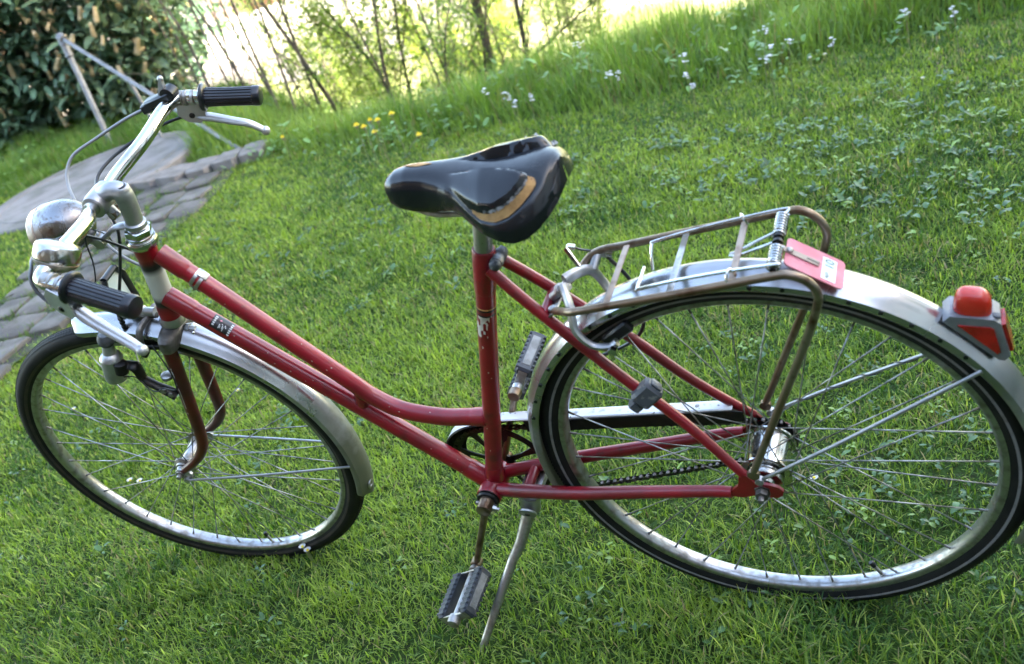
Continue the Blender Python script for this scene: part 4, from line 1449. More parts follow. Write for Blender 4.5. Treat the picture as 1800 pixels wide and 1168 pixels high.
# eyelet holes along both flanges
mb = MB()
mb.lathe((0, 0, 0), (0, 1, 0), [(-.0012, .0029), (.0002, .0029), (.0004, .0024)], 10)
eye = bpy.data.meshes.new('eyelet'); eye.from_pydata(mb.v, [], mb.f); eye.materials.append(M['black']); eye.update()
for k in range(20):
    a = R(-20 - k * 6.35)
    o = link(bpy.data.objects.new('eyelet', eye), rg)
    q = fx(V3(-.3485 * math.cos(a), -.0278, -.3485 * math.sin(a) - .004))
    o.location = tuple(q)
for sg, an in ((-1, -145.9), (1, -144.6)):
    mb = MB()
    s0 = V3(.001, .066 * sg, .028); a = R(an); e = V3(-.345 * math.cos(a), .0275 * sg, -.345 * math.sin(a))
    mb.tube(spline([s0, s0 * .7 + e * .3 + V3(0, .003 * sg, 0), (s0 + e) / 2 + V3(0, .003 * sg, 0), e], 5), .0026, 8)
    mb.lathe(s0 - V3(0, .005, 0), (0, 1, 0), [(0, .004), (.0005, .0062), (.0095, .0062), (.010, .004)], 10)
    stay = P_('mudguard_stay', mb, 'alu', rg)
    if sg > 0:
        mb = MB(); pts = []
        dd = unit(e - s0); n1 = unit(np.cross(dd, V3(0, 1, 0))); n2 = np.cross(dd, n1)
        for i in range(60):
            t = i / 59; p = s0 * (1 - t) + e * t + V3(0, .003 * math.sin(math.pi * t), 0)
            pts.append(p + .0036 * (math.cos(t * 38) * n1 + math.sin(t * 38) * n2))
        mb.tube(pts, .0008, 6); P_('lamp_wire', mb, 'cable_black', stay)

# ---- luggage rack
mb = MB()
for sg in (-1, 1):
    rail = [(-.229, .0237, .3203), (-.205, .044, .336), (-.1815, .0625, .3494), (-.13, .0638, .3570), (-.0324, .064, .3706), (.0724, .0625, .3855), (.096, .0625, .3858), (.1135, .061, .3735), (.1215, .060, .3550), (.118, .059, .3330), (.0935, .0575, .268), (.046, .060, .160), (.004, .0655, .064), (-.0045, .0665, .046)]
    mb.tube(spline([V3(u, w * sg, v) for u, w, v in rail], 7), [.0054] * 11 + [.0054, .0054, .0048], 14)
    mb.lathe(V3(-.0045, .0625 * sg, .042), (0, sg, 0), [(0, .005), (.0005, .0085), (.0075, .0085), (.008, .005)], 14)
rack = P_('luggage_rack', mb, 'rust')
for (u, w, v), m_ in (((-.1336, .058, .3590), 'tan_strap'), ((-.050, .058, .3690), 'steel'), ((.0278, .058, .3800), 'tan_strap')):
    mb = MB(); mb.box((u, 0, v), (.0044, 0, .0006), (0, w, 0), (-.0002, 0, .0012), bev=.0006)
    P_('slat', mb, m_, rack)
mb = MB()
mb.box((-.229, 0, .3203), (.007, 0, .005), (0, .032, 0), (-.001, 0, .0016), bev=.0008)
for sg in (-1, 1):
    mb.lathe(V3(-.229, .0225 * sg, .3215), (-.2, 0, 1), [(0, .006), (.003, .0066), (.005, .0058), (.0062, .003)], 12)
P_('rack_clamp', mb, 'steel', rack)
# sprung clip
mb = MB()
sp = V3(.0762, 0, .3890)
for a, b in ((-.0520, -.012), (.010, .0520)):
    turns = int((b - a) / .0048); pts = []
    for i in range(turns * 12 + 1):
        t = i / (turns * 12); th = t * turns * 2 * math.pi
        pts.append(sp + V3(.0072 * math.cos(th), a + (b - a) * t, .0072 * math.sin(th)))
    mb.tube(pts, .0013, 6)
PS('clip_spring', mb, 'wire_bright', rack)
mb = MB()
mb.tube([sp + V3(0, -.056, 0), sp + V3(0, .056, 0)], .0036, 10)
for w_ in (-.006, .004):
    mb.lathe(sp + V3(0, w_, 0), (0, 1, 0), [(0, .0042), (.0003, .0066), (.005, .0066), (.0053, .0042)], 16)
P_('clip_axle', mb, 'grease', rack)
mb = MB()
mb.tube(spline([sp + V3(.006, -.050, .004), sp + V3(.004, -.0545, .007), (.03, -.0525, .3905), (-.04, -.050, .3795), (-.090, -.0485, .3690), (-.0945, -.046, .3660), (-.0945, -.030, .3655), (-.0945, -.002, .3660)], 6), .0022, 8)
mb.tube(spline([sp + V3(.006, .050, .004), sp + V3(.004, .0545, .007), (.03, .0525, .3905), (-.04, .050, .3795), (-.090, .0485, .3690), (-.0945, .046, .3655), (-.095, .034, .3560), (-.094, .022, .3420)], 6), .0022, 8)
for w_ in (-.011, .009):
    mb.tube(spline([sp + V3(-.004, w_, .006), (.05, w_ * .8, .3860), (.028, w_ * .5 - .001, .3770), (.016, w_ * .2 + .001, .3735)], 5), .0018, 8)
for sg in (-1, 1):
    mb.tube(spline([(.0278 + .004, .0505 * sg, .3810), (.0278, .0520 * sg, .3925), (.0278 - .004, .0600 * sg, .3900), (.0278 - .003, .0660 * sg, .378)], 5), .0020, 8)
PS('sprung_clip', mb, 'wire_bright', rack)

# ---- red plate hung behind the clip
pa = V3(.0845, 0, .3815); pb = V3(.1445, 0, .3365)
pd = unit(pb - pa); pn = unit(np.cross(pd, V3(0, 1, 0)));
if pn[2] < 0: pn = -pn
Lp = np.linalg.norm(pb - pa)
def on_plate(s, w, h=0.0): return pa + pd * s + V3(0, w - .011, 0) + pn * h
def rrect(s0, s1, w0, w1, r, h, n=4):
    out_ = []
    for cx, cy, a0 in ((s1 - r, w1 - r, 0), (s0 + r, w1 - r, 90), (s0 + r, w0 + r, 180), (s1 - r, w0 + r, 270)):
        for k in range(n + 1):
            a = R(a0 + 90 * k / n); out_.append(on_plate(cx + r * math.cos(a), cy + r * math.sin(a), h))
    return out_
mb = MB(); mb.prism(rrect(0, Lp, -.0255, .0255, .006, 0), pn * .0018)
plate = P_('plate', mb, 'plate', label='faded red plate with a pale numbered sticker')
mb = MB(); mb.prism(rrect(.0465, .0645, -.0205, .0185, .0006, .0019), pn * .0002)
P_('number_sticker', mb, 'sticker_blue', plate)
mb = MB(); mb.prism(rrect(-.012, .042, -.0045, .0045, .0010, .0022), pn * .0014)
strap = P_('strap', mb, 'tan_strap', plate)
mb = MB(); mb.prism(rrect(.026, .043, -.0010, .0010, .0008, .0037), pn * .0002)
P_('strap_slot', mb, 'grease', plate)
mb = MB(); mb.lathe(on_plate(.004, 0, .0036), pn, [(0, .0042), (.002, .0042), (.0032, .0028), (.0036, .0005)], 14)
P_('strap_rivet', mb, 'steel', plate)
def text_mesh(txt, size):
    cu = bpy.data.curves.new('txt', 'FONT'); cu.body = txt; cu.size = size; cu.align_x = 'LEFT'
    to = bpy.data.objects.new('txt', cu); COL.objects.link(to)
    bpy.context.view_layer.update()
    me = bpy.data.meshes.new_from_object(to.evaluated_get(bpy.context.evaluated_depsgraph_get()))
    bpy.data.objects.remove(to); bpy.data.curves.remove(cu)
    return [np.array(v.co) for v in me.vertices], [tuple(p.vertices) for p in me.polygons]
# the figures read from the side nearest the viewer outward: text x runs along +w, text up runs back towards the clip
for txt, size, s_base, w0 in (('10', .0165, .0610, .0005), ('469', .0075, .0560, -.0185)):
    tv, tf = text_mesh(txt, size)
    mb = MB(); mb.add([on_plate(s_base - q[1], w0 + q[0], .0024) for q in tv], tf)
    obj('lettering', mb, 'ink', plate, fx, smooth=False, recalc=False)

# ---- tail light
mb = MB()
W_ = .0185
hull = [(.2470, .2660), (.2550, .2740), (.3005, .2655), (.3075, .2590), (.3165, .2080), (.3105, .2010), (.3040, .2030)]
def ringp(poly, w): return [V3(u, w, v) for u, v in poly]
mb.prism(ringp(hull, -W_), V3(0, 2 * W_, 0))
tl = P_('tail_light', mb, 'housing', sharp=25)
cen = np.mean(np.array(hull), 0)
inner = [tuple(cen + (np.array(q) - cen) * .74) for q in ((.2530, .2680), (.2990, .2600), (.3040, .2560), (.3120, .2090), (.3075, .2040))]
for sg in (-1, 1):
    mb = MB(); mb.prism(ringp(inner, W_ * sg), V3(0, .0018 * sg, 0)); P_('side_lens', mb, 'lens_red', tl)
mb = MB(); mb.prism([V3(.3085, -.014, .2540), V3(.3085, .014, .2540), V3(.3160, .014, .2120), V3(.3160, -.014, .2120)], V3(.0045, 0, .001)); P_('rear_lens', mb, 'lens_red', tl)
mb = MB()
G = []
n1 = 9
for i in range(n1):
    t = i / (n1 - 1) * math.pi / 2
    k = math.cos(t) ** .55; hh = .0270 * math.sin(t) ** .8
    ring_ = []
    for a in np.linspace(0, 2 * math.pi, 33)[:-1]:
        ca, sa = math.cos(a), math.sin(a)
        du = .0210 * k * math.copysign(abs(ca) ** .7, ca); dw = .0155 * k * math.copysign(abs(sa) ** .7, sa)
        c0_ = V3(.2790, 0, .2700) + V3(.98, 0, -.19) * (du - .0035 * math.sin(t)) + V3(.19, 0, .98) * hh
        ring_.append(c0_ + V3(0, dw, 0))
    G.append(ring_)
mb.grid(G, cv=True); k = len(mb.v)
mb.f.append(tuple(k - 32 + i for i in range(32))); mb.m.append(0)
P_('top_dome', mb, 'lens_orange', tl, sharp=70)
mb = MB(); mb.box((.3040, -.009, .2640), (.004, 0, -.001), (0, .004, 0), (0, 0, .002), bev=.0008); P_('dome_clip', mb, 'greyplastic', tl)

# ---- bottom bracket, cranks, pedals, chain
cdir = unit(V3(-.426, 0, -.905))
mb = MB()
mb.lathe(BB + V3(0, -.062, 0), (0, 1, 0), [(0, .0080), (.020, .0080), (.0205, .018), (.0235, .0200), (.0240, .0165), (.0265, .0165), (.0268, .0195), (.0285, .0195), (.029, .012), (.09, .012), (.0905, .0195), (.0950, .0195), (.0955, .0080), (.124, .0080)], 28)
bbo = P_('bottom_bracket', mb, 'grease')
def crank(sg):
    d = cdir * (1 if sg < 0 else -1)
    mb = MB()
    a = BB + V3(0, .050 * sg, 0); b = BB + d * .165 + V3(0, .064 * sg, 0)
    mb.tube([a, a + d * .03, b - d * .02, b], [.0100, .0092, .0080, .0084], 14, flat=.72, up=V3(0, 1, 0))
    mb.lathe(a - V3(0, .014, 0), (0, 1, 0), [(0, .0115), (.001, .0130), (.027, .0130), (.028, .0115)], 24)
    mb.lathe(b - V3(0, .008, 0), (0, 1, 0), [(0, .0095), (.001, .0105), (.015, .0105), (.016, .0095)], 20)
    c = P_('crank', mb, 'rust')
    mb = MB(); pd_ = unit(np.cross(d, V3(0, 1, 0)))
    mb.lathe(a - pd_ * .017, pd_, [(0, .004), (.030, .0045), (.0302, .0065), (.036, .0065), (.0362, .0035), (.041, .0035)], 8)
    P_('cotter_pin', mb, 'steel', c)
    # pedal
    ax0 = b + V3(0, .009 * sg, 0)
    tilt = rotm(V3(0, 1, 0), R(-26) if sg < 0 else R(-58))
    eu = tilt @ V3(1, 0, 0); ev = tilt @ V3(0, 0, 1)
    mb = MB()
    mb.lathe(ax0, (0, sg, 0), [(-.004, .0055), (.002, .0085), (.008, .0095), (.010, .0065), (.100, .0060), (.102, .0105), (.112, .0115), (.118, .0105), (.120, .006)], 20)
    pdl = P_('pedal', mb, 'steel')
    mb = MB()
    for yy in (.014, .104):
        mb.box(ax0 + V3(0, yy * sg, 0), eu * .035, V3(0, .0016, 0), ev * .0085, bev=.001)
    PS('pedal_plate', mb, 'steel', pdl)
    for k in (-1, 1):
        mb = MB()
        cc = ax0 + V3(0, .059 * sg, 0) + eu * (.030 * k)
        mb.box(cc, eu * .0095, V3(0, .0465, 0), ev * .0140, bev=.004)
        for j in range(9):
            mb.box(cc + V3(0, -.040 + .010 * j, 0), eu * .0090, V3(0, .0026, 0), ev * .0149, bev=.001)
        tr = P_('pedal_tread', mb, 'pedal', pdl)
        mb = MB()
        mb.box(cc + eu * (.0092 * k), eu * .0012, V3(0, .034, 0), ev * .0072, bev=.0005)
        P_('pedal_reflector', mb, 'reflector', pdl)
crank(-1); crank(1)
RC = .0880; RW = .045
mb = MB()
revolve(mb, [(-.0012, .078), (.0012, .078), (.0012, RC - .003), (.0004, RC + .0025), (-.0004, RC + .0025), (-.0012, RC - .003)], 84)
for k in range(8):
    a = 2 * math.pi * k / 8 + .42
    d = V3(math.cos(a), 0, math.sin(a)); p_ = V3(-math.sin(a), 0, math.cos(a))
    mb.prism([d * .016 + p_ * .006, d * .050 + p_ * .0040, d * .081 + p_ * .008, d * .081 - p_ * .008, d * .050 - p_ * .0040, d * .016 - p_ * .006], V3(0, .0022, 0))
mb.lathe((0, -.002, 0), (0, 1, 0), [(0, .012), (.0005, .024), (.005, .024), (.0055, .012)], 24)
mb.v = [tuple(np.array(q) + BB + V3(0, RW, 0)) for q in mb.v]
P_('chainring', mb, 'grease')
# chain path: around the ring and the sprocket
pts = []
RS = .0365
c1 = V3(BB[0], RW, BB[2]); c2 = V3(0, RW - .005, 0)
dd = c2 - c1; base_a = math.atan2(dd[2], dd[0]); off = math.asin((RC - RS) / np.linalg.norm(dd))
at = base_a + math.pi / 2 - off; ab = base_a - math.pi / 2 + off
for a in np.linspace(at, ab + 2 * math.pi, 60): pts.append(c1 + RC * V3(math.cos(a), 0, math.sin(a)))
lo1 = pts[-1]; lo2 = c2 + RS * V3(math.cos(ab), 0, math.sin(ab))
for t in np.linspace(0, 1, 50)[1:-1]: pts.append(lo1 * (1 - t) + lo2 * t + V3(0, 0, -.004 * math.sin(math.pi * t)))
for a in np.linspace(ab, at, 30): pts.append(c2 + RS * V3(math.cos(a), 0, math.sin(a)))
up1 = pts[-1]
for t in np.linspace(0, 1, 50)[1:-1]: pts.append(up1 * (1 - t) + pts[0] * t)
pts = np.array(pts)
cl = np.vstack([pts, pts[:1]]); seg = np.linalg.norm(np.diff(cl, axis=0), axis=1); cum = np.concatenate([[0], np.cumsum(seg)])
nl = int(cum[-1] / .0127)
mb = MB()
for i in range(nl):
    s0 = cum[-1] * i / nl; s1 = cum[-1] * (i + 1) / nl
    A = np.array([np.interp(s0, cum, cl[:, k]) for k in range(3)]); B = np.array([np.interp(s1, cum, cl[:, k]) for k in range(3)])
    d = unit(B - A); up = np.cross(d, V3(0, 1, 0))
    wide = .0036 if i % 2 else .0024
    for sg in (-1, 1):
        o_ = V3(0, wide * sg, 0)
        mb.add([A - d * .003 + up * .002 + o_, A + up * .0040 + o_, A + d * .0063 + up * .0026 + o_, B + up * .0040 + o_, B + d * .003 + up * .002 + o_,
                B + d * .003 - up * .002 + o_, B - up * .0040 + o_, A + d * .0063 - up * .0026 + o_, A - up * .0040 + o_, A - d * .003 - up * .002 + o_], [tuple(range(10))])
    mb.lathe(A - V3(0, .0042, 0), (0, 1, 0), [(0, .0036), (.0084, .0036)], 7)
P_('chain', mb, 'chain')
# chain guard: top flange, outer wall and arc round the ring
mb = MB()
arc = []
for a in np.linspace(R(192), R(96), 22): arc.append((BB[0] + .104 * math.cos(a), BB[2] + .104 * math.sin(a)))
arc += [(-.44, .0405), (-.33, .0465), (-.18, .0560), (-.046, .0645)]
arc = [tuple(q) for q in spline(np.array(arc), 2)]
inn = [(u, v - .004) for u, v in arc]
G = [[V3(u, .036, v - .001), V3(u, .038, v + .0006), V3(u, .054, v), V3(u, .0615, v - .008), V3(u, .0625, v - .030), V3(u, .0612, v - .030), V3(u, .0608, v - .005), V3(u, .0565, v - .0016), V3(u, .036, v - .0010)] for u, v in arc]
ctr = V3(BB[0], 0, BB[2])
for i, (u, v) in enumerate(arc):
    if u < -.462:
        nrm = unit(V3(u, 0, v) - ctr)
        G[i] = [V3(u, w, v) + nrm * dn for w, dn in ((.034, -.001), (.036, .0006), (.058, 0), (.062, -.004), (.0625, -.030), (.0612, -.030), (.0608, -.005), (.0565, -.0016), (.036, -.001))]
ka = next(i for i, q in enumerate(arc) if q[0] > -.462)
mb.grid(G[ka:], cv=True)
cg = P_('chain_guard', mb, 'chainguard')
mb = MB()
mb.grid([[V3(u, .0335, v - .0012), V3(u, .0335, v - .026), V3(u, .0345, v - .026), V3(u, .0345, v - .0012)] for u, v in [q for q in arc if q[0] > -.43]] + [[V3(-.030, .0335, .062), V3(-.030, .0335, .044), V3(-.030, .0345, .044), V3(-.030, .0345, .062)]], cv=True)
P_('guard_side', mb, 'grease', cg)
mb = MB(); mb.grid(G[:ka + 1], cv=True); P_('guard_hoop', mb, 'grease', cg)
mb = MB(); mb.grid([[q[1], q[2]] for q in [[p + unit(p - V3(BB[0], p[1], BB[2])) * .0008 for p in g_] for g_ in G[4:ka + 1]]]); P_('hoop_edge', mb, 'chainguard', cg)
mb = MB()
for u in (-.30, -.16, -.10):
    v = np.interp(u, [q[0] for q in arc if q[0] > -.46], [q[1] for q in arc if q[0] > -.46])
    mb.lathe(V3(u, .047, v - .0006), (0, 0, 1), [(0, .0036), (.0014, .0034), (.002, .001)], 10)
PS('guard_rivet', mb, 'steel', cg)

# ---- kickstand
kp = V3(-.4105, -.024, -.106); kf = V3(-.5263, -.1889, -.3117); kb = V3(-.4385, -.060, -.163); kb2 = V3(-.455, -.078, -.1855)
mb = MB()
mb.tube([kp + V3(.004, .004, .010), kb, kb2, kf * .5 + kb2 * .5, kf + unit(kb2 - kf) * .004], [.0125, .0100, .0088, .0080, .0064], 14, flat=.55, up=V3(1, 0, 0))
ks = P_('kickstand', mb, 'steel')
mb = MB()
mb.tube([V3(-.404, -.022, -.080), kp + V3(0, 0, 0), kp + V3(-.001, -.001, -.006)], [.017, .018, .0165], 20, flat=.75, up=V3(1, 0, 0))
mb.box((-.404, 0, -.078), (.020, 0, .002), (0, .030, 0), (-.001, 0, .007), bev=.003)
mb.lathe(kp + V3(0, -.014, .002), (0, -1, -.3), [(0, .0165), (.003, .0155), (.004, .006)], 20)
hm = P_('kickstand_housing', mb, 'alu', ks)
mb = MB(); mb.lathe(kp + V3(0, -.0178, .0008), (0, -1, -.3), [(0, .0045), (.0012, .0042)], 12); P_('pivot_bolt', mb, 'grease', ks)

# ---- rear brake
mb = MB()
cpt = V3(-.218, 0, .338)
mb.lathe(cpt + V3(-.018, 0, -.012), (.82, 0, .55), [(0, .006), (.016, .006), (.0162, .010), (.022, .010), (.0222, .008), (.034, .008), (.036, .004)], 14)
mb.tube(spline([cpt + V3(.006, -.006, .010), V3(-.200, -.030, .330), V3(-.197, -.045, .302), V3(-.180, -.048, .278), V3(-.158, -.0455, .272), V3(-.146, -.042, .276)], 6), [.0085, .0080, .0072, .0066, .0070, .0080], 12, flat=.75)
mb.tube(spline([cpt + V3(.006, .004, .012), V3(-.200, .020, .348), V3(-.188, .042, .335), V3(-.182, .050, .312), V3(-.172, .048, .290), V3(-.150, .042, .276)], 6), [.0085, .0085, .0075, .0066, .0066, .0080], 12, flat=.75)
mb.tube(spline([V3(-.186, .044, .334), V3(-.180, .062, .345), V3(-.172, .072, .340)], 4), [.007, .0062, .0068], 10)
rcal = P_('brake_caliper', mb, 'alu')
mb = MB()
mb.lathe(V3(-.150, -.060, .272), (0, 1, 0), [(0, .003), (.001, .0068), (.008, .0068), (.0082, .0045), (.022, .0045)], 6)
mb.lathe(V3(-.171, .070, .344), (.5, 0, -.2), [(0, .004), (.001, .0075), (.010, .0075), (.011, .004)], 10)
PS('cable_nut', mb, 'chrome', rcal)
mb = MB()
for sg in (-1, 1):
    mb.box((-.150, .0240 * sg, .2760), (.021, 0, .015), (0, .0060, 0), (-.0055, 0, .0075), bev=.003)
PS('brake_pad', mb, 'black', rcal)
mb = MB()
mb.tube(spline([(-.205, .048, .372), (-.200, .055, .362), (-.190, .063, .352), (-.175, .070, .344)], 4), .0016, 6)
mb.tube(spline([(-.172, .070, .336), (-.150, .070, .29), (-.14, .055, .24), (-.155, .05, .205), (-.19, .052, .18), (-.23, .05, .165)], 6), .0028, 8)
PS('brake_cable', mb, 'cable_black', rcal)
mb = MB(); mb.lathe(V3(-.214, .047, .374), (.9, .2, -.35), [(0, .0025), (.002, .0045), (.012, .0045), (.013, .003)], 10)
mb.tube([V3(-.196, .028, .352), V3(-.214, .044, .373)], .0035, 8)
P_('barrel_adjuster', mb, 'wire_bright', rcal)

# ---- grey clip on the seat stay
ssd = unit(V3(-.108, -.039, .142) - V3(-.16, -.0375, .2095))
mb = MB()
c_ = V3(-.131, -.046, .180)
n1 = unit(V3(0, -1, .35) - ssd * np.dot(V3(0, -1, .35), ssd)); n2 = np.cross(ssd, n1)
if n2[2] < 0: n2 = -n2
mb.box(c_ + n2 * .004, ssd * .0155, n1 * .0120, n2 * .0185, bev=.004)
mb.box(c_ - n2 * .022 + ssd * .002, ssd * .0095, n1 * .0080, n2 * .0080, bev=.003)
mb.box(c_ + n2 * .0238, ssd * .0085, n1 * .0075, n2 * .0020, bev=.001)
clip = P_('stay_clip', mb, 'greyplastic')

# ---- dynamo
mb = MB()
d0 = V3(-1.0400, -.0410, .3480); d1 = V3(-1.0690, -.0540, .2640); da = unit(d1 - d0); Ld = np.linalg.norm(d1 - d0)
mb.lathe(d0, da, [(.016, .0065), (.018, .0095), (.034, .0115), (.037, .0150), (.043, .0190), (.046, .0195), (.0465, .0188), (Ld - .003, .0188), (Ld, .0175)], 32)
dyn = P_('dynamo', mb, 'alu', steer=True)
mb = MB(); mb.lathe(d0, da, [(-.006, .004), (-.005, .0105), (.002, .0135), (.012, .0135), (.015, .0115), (.018, .0095)], 28, rmod=lambda k, n: 1 + .03 * (k % 2)); P_('roller', mb, 'greyplastic', dyn, steer=True)
mb = MB()
mb.tube(spline([d0 + da * .060 + V3(.016, -.004, 0), V3(-1.030, -.0480, .2840), V3(-1.020, -.0490, .2790), V3(-1.022, -.0490, .2600), V3(-1.022, -.0490, .2480), V3(-1.008, -.0490, .2290), V3(-.994, -.0490, .2140), V3(-.985, -.0490, .2010)], 5), [.0100, .0110, .0115, .0100, .0085, .0085, .0105, .0105], 10, flat=.45, up=V3(0, 1, 0))
mb.lathe(d0 + da * .052 + V3(.020, -.006, 0), da, [(0, .008), (.002, .0115), (.022, .0115), (.024, .008)], 16)
P_('dynamo_bracket', mb, 'grease', dyn, steer=True)
mb = MB()
for q in (V3(-.9905, -.0535, .2090), V3(-.9975, -.0535, .2210)):
    mb.lathe(q, (0, -1, 0), [(0, .006), (.004, .006), (.005, .003)], 6)
mb.lathe(V3(-.990, -.036, .2330), (.3, 0, .9), [(0, .008), (.002, .0105), (.008, .0105), (.010, .007)], 14)
PS('bracket_bolt', mb, 'steel', dyn, steer=True)
mb = MB()
mb.tube(spline([d1 + V3(.010, 0, -.002), d1 + V3(.022, -.004, .004), V3(-1.028, -.056, .262), V3(-1.016, -.060, .236), V3(-1.004, -.060, .226), V3(-.990, -.058, .2300), V3(-.966, -.060, .2250), V3(-.955, -.058, .2480), V3(-.956, -.052, .2800), V3(-.966, -.040, .3150)], 7), .0012, 6)
mb.lathe(d1, da, [(-.002, .006), (.004, .006), (.006, .003)], 10)
P_('dynamo_wire', mb, 'cable_black', dyn, steer=True)

# ---- cables
mb = MB()
mb.tube(spline([(-.8977, .2, .6125), (-.925, .2, .6080), (-.9549, .2, .6019), (-1.0141, .19, .5886), (-1.059, .17, .579), (-1.0737, .15, .5633), (-1.071, .13, .5474), (-1.0578, .11, .5352), (-1.0353, .08, .5051), (-.99, .045, .455), (-.935, .030, .420), (-.880, .022, .430)], 8), .0027, 8)
P_('gear_cable', mb, 'cable_grey', steer=True)
mb = MB()
mb.tube(spline([(-.8633, .230, .5708), (-.8983, .215, .5719), (-.9339, .18, .5739), (-.9679, .14, .5692), (-.9746, .1, .5645), (-.963, .07, .5560), (-.9424, .04, .5400), (-.930, .02, .505), (-.955, .0, .450), (-.985, -.010, .405), (-1.000, -.02, .378)], 8), .0027, 8)
P_('brake_cable', mb, 'cable_black', steer=True)
mb = MB()
mb.tube(spline([(-.8450, -.2345, .5590), (-.8540, -.232, .5690), (-.8640, -.226, .5830), (-.8690, -.218, .5960), (-.8690, -.205, .6050), (-.8850, -.180, .6050), (-.915, -.13, .590), (-.93, -.06, .56), (-.93, -.02, .52), (-.92, .01, .47), (-.905, .020, .44)], 7), .0024, 8)
P_('brake_cable', mb, 'cable_black', steer=True)
mb = MB()
mb.tube(spline([(-.9476, -.02, .5357), (-.9611, -.02, .5158), (-.9739, -.02, .4833), (-.9932, -.02, .4509), (-1.0111, -.02, .4295), (-1.010, -.022, .395)], 6), .0013, 6)
mb.tube(spline([(-.955, 0, .530), (-.9361, 0, .5151), (-.9314, 0, .491), (-.9183, 0, .4825), (-.8982, 0, .4819), (-.886, .004, .478)], 6), .0011, 6)
PS('lamp_wire', mb, 'cable_black', steer=True)

# ================================================================== GARDEN THINGS
# ---- pipe handrail
M['pipe'] = mat('galvanised_pipe', (0.20, 0.215, 0.24), 0.5, 0.4, var=(0.14, 0.15, 0.165), vscale=14, vlo=.4, vhi=.65,
                var2=(0.16, 0.14, 0.12), v2scale=60, v2lo=.62, v2hi=.7, bump=.1, bscale=120)
rail = empty('pipe_handrail', (-5.0, 3.66, 0))
tag(rail, 'grey metal pipe handrail sloping down in front of the laurel shrub', 'handrail')
rl = lambda q: np.asarray(q) - V3(-5.0, 3.66, 0)
foot = V3(-4.96, 3.62, -.05); topp = V3(-5.115, 3.775, .735); rend = V3(-3.30, 2.985, -.02)
mb = MB(); mb.tube([foot, foot * .5 + topp * .5, topp - V3(0, 0, .03)], .0195, 16); obj('post', mb, 'pipe', rail, rl)
mb = MB()
rd = unit(rend - topp)
mb.tube([topp + rd * .03, topp * .5 + rend * .5, rend], .0130, 14); obj('rail', mb, 'pipe', rail, rl)
mb = MB()
pd2 = unit(topp - foot)
mb.lathe(topp - pd2 * .13, pd2, [(0, .0235), (.004, .0275), (.018, .0275), (.022, .0235), (.075, .0235), (.078, .0285), (.100, .0290), (.125, .0280)], 20)
mb.tube(spline([topp - pd2 * .03, topp, topp + rd * .035], 5), .0275, 16)
mb.ball(topp + V3(-.002, 0, .004), .031, 10)
obj('elbow', mb, 'pipe', rail, rl)
mid = topp * .60 + rend * .40
mb = MB(); mb.tube([V3(mid[0] + .10, mid[1] - .03, -.1), mid], .0115, 14); obj('post', mb, 'pipe', rail, rl)
mb = MB(); mb.lathe(mid - rd * .04, rd, [(0, .013), (.003, .0165), (.047, .0165), (.05, .013)], 16); obj('clamp', mb, 'pipe', rail, rl)

# ---- laurel shrub
M['laurel'] = mat('laurel_leaf', (0.035, 0.075, 0.035), 0.30, attr=True, trans=0.10, spec=.6, tcol=(1.0, 1.2, .5))
M['laurel_one'] = mat('laurel_leaf_single', (0.100, 0.175, 0.120), 0.27, var=(0.150, 0.215, 0.100), vscale=5, vlo=.4, vhi=.6, spec=.6)
M['bud'] = mat('laurel_flower_buds', (0.44, 0.35, 0.20), 0.7, var=(0.54, 0.45, 0.29), vscale=30, vlo=.4, vhi=.6)
M['bark'] = mat('grey_brown_bark', (0.085, 0.068, 0.052), 0.85, var=(0.14, 0.12, 0.10), vscale=12, vlo=.4, vhi=.65, bump=.6, bscale=60)
lb = V3(-6.4, 4.75, 0)
laurel = empty('laurel_shrub', tuple(lb))
tag(laurel, 'dense dark green laurel shrub with tan flower spikes behind the handrail', 'shrub')
r_ = random.Random(5)
nl_ = 34000
cs_ = [(-7.3, 4.5, .75, 1.15, .80, 1.0), (-6.4, 4.75, .85, 1.2, .85, 1.05), (-5.75, 4.95, .95, .80, .70, 1.0), (-8.6, 4.6, .9, 1.3, .9, 1.2), (-6.6, 5.3, 1.3, 1.5, .9, 1.1), (-5.55, 4.55, .35, .60, .50, .55), (-7.0, 4.15, .3, 1.0, .45, .5)]
P = []; Az = []; Pi = []; Ln = []
for (cx, cy, cz, rx, ry, rz) in cs_:
    n = int(nl_ * rx * rz / 7.2)
    d = rng.normal(size=(n, 3)); d /= np.linalg.norm(d, axis=1)[:, None]
    k = rng.uniform(.72, 1.05, n)
    k *= 1 + .18 * (vnoise(d[:, 0] * 4 + cx * 3, d[:, 2] * 4 + cz * 3, 71) - .5) * 2
    q = np.array([cx, cy, cz]) + d * k[:, None] * np.array([rx, ry, rz])
    P.append(q); Az.append(np.arctan2(d[:, 1], d[:, 0]) + rng.normal(0, .9, n)); Pi.append(rng.uniform(-.5, .9, n) + .5 * d[:, 2]); Ln.append(rng.uniform(.09, .165, n))
P = np.concatenate(P); Az = np.concatenate(Az); Pi = np.concatenate(Pi); Ln = np.concatenate(Ln)
okv = (P[:, 2] > .02) & in_view(P, 300, 300)
P, Az, Pi, Ln = P[okv], Az[okv], Pi[okv], Ln[okv]
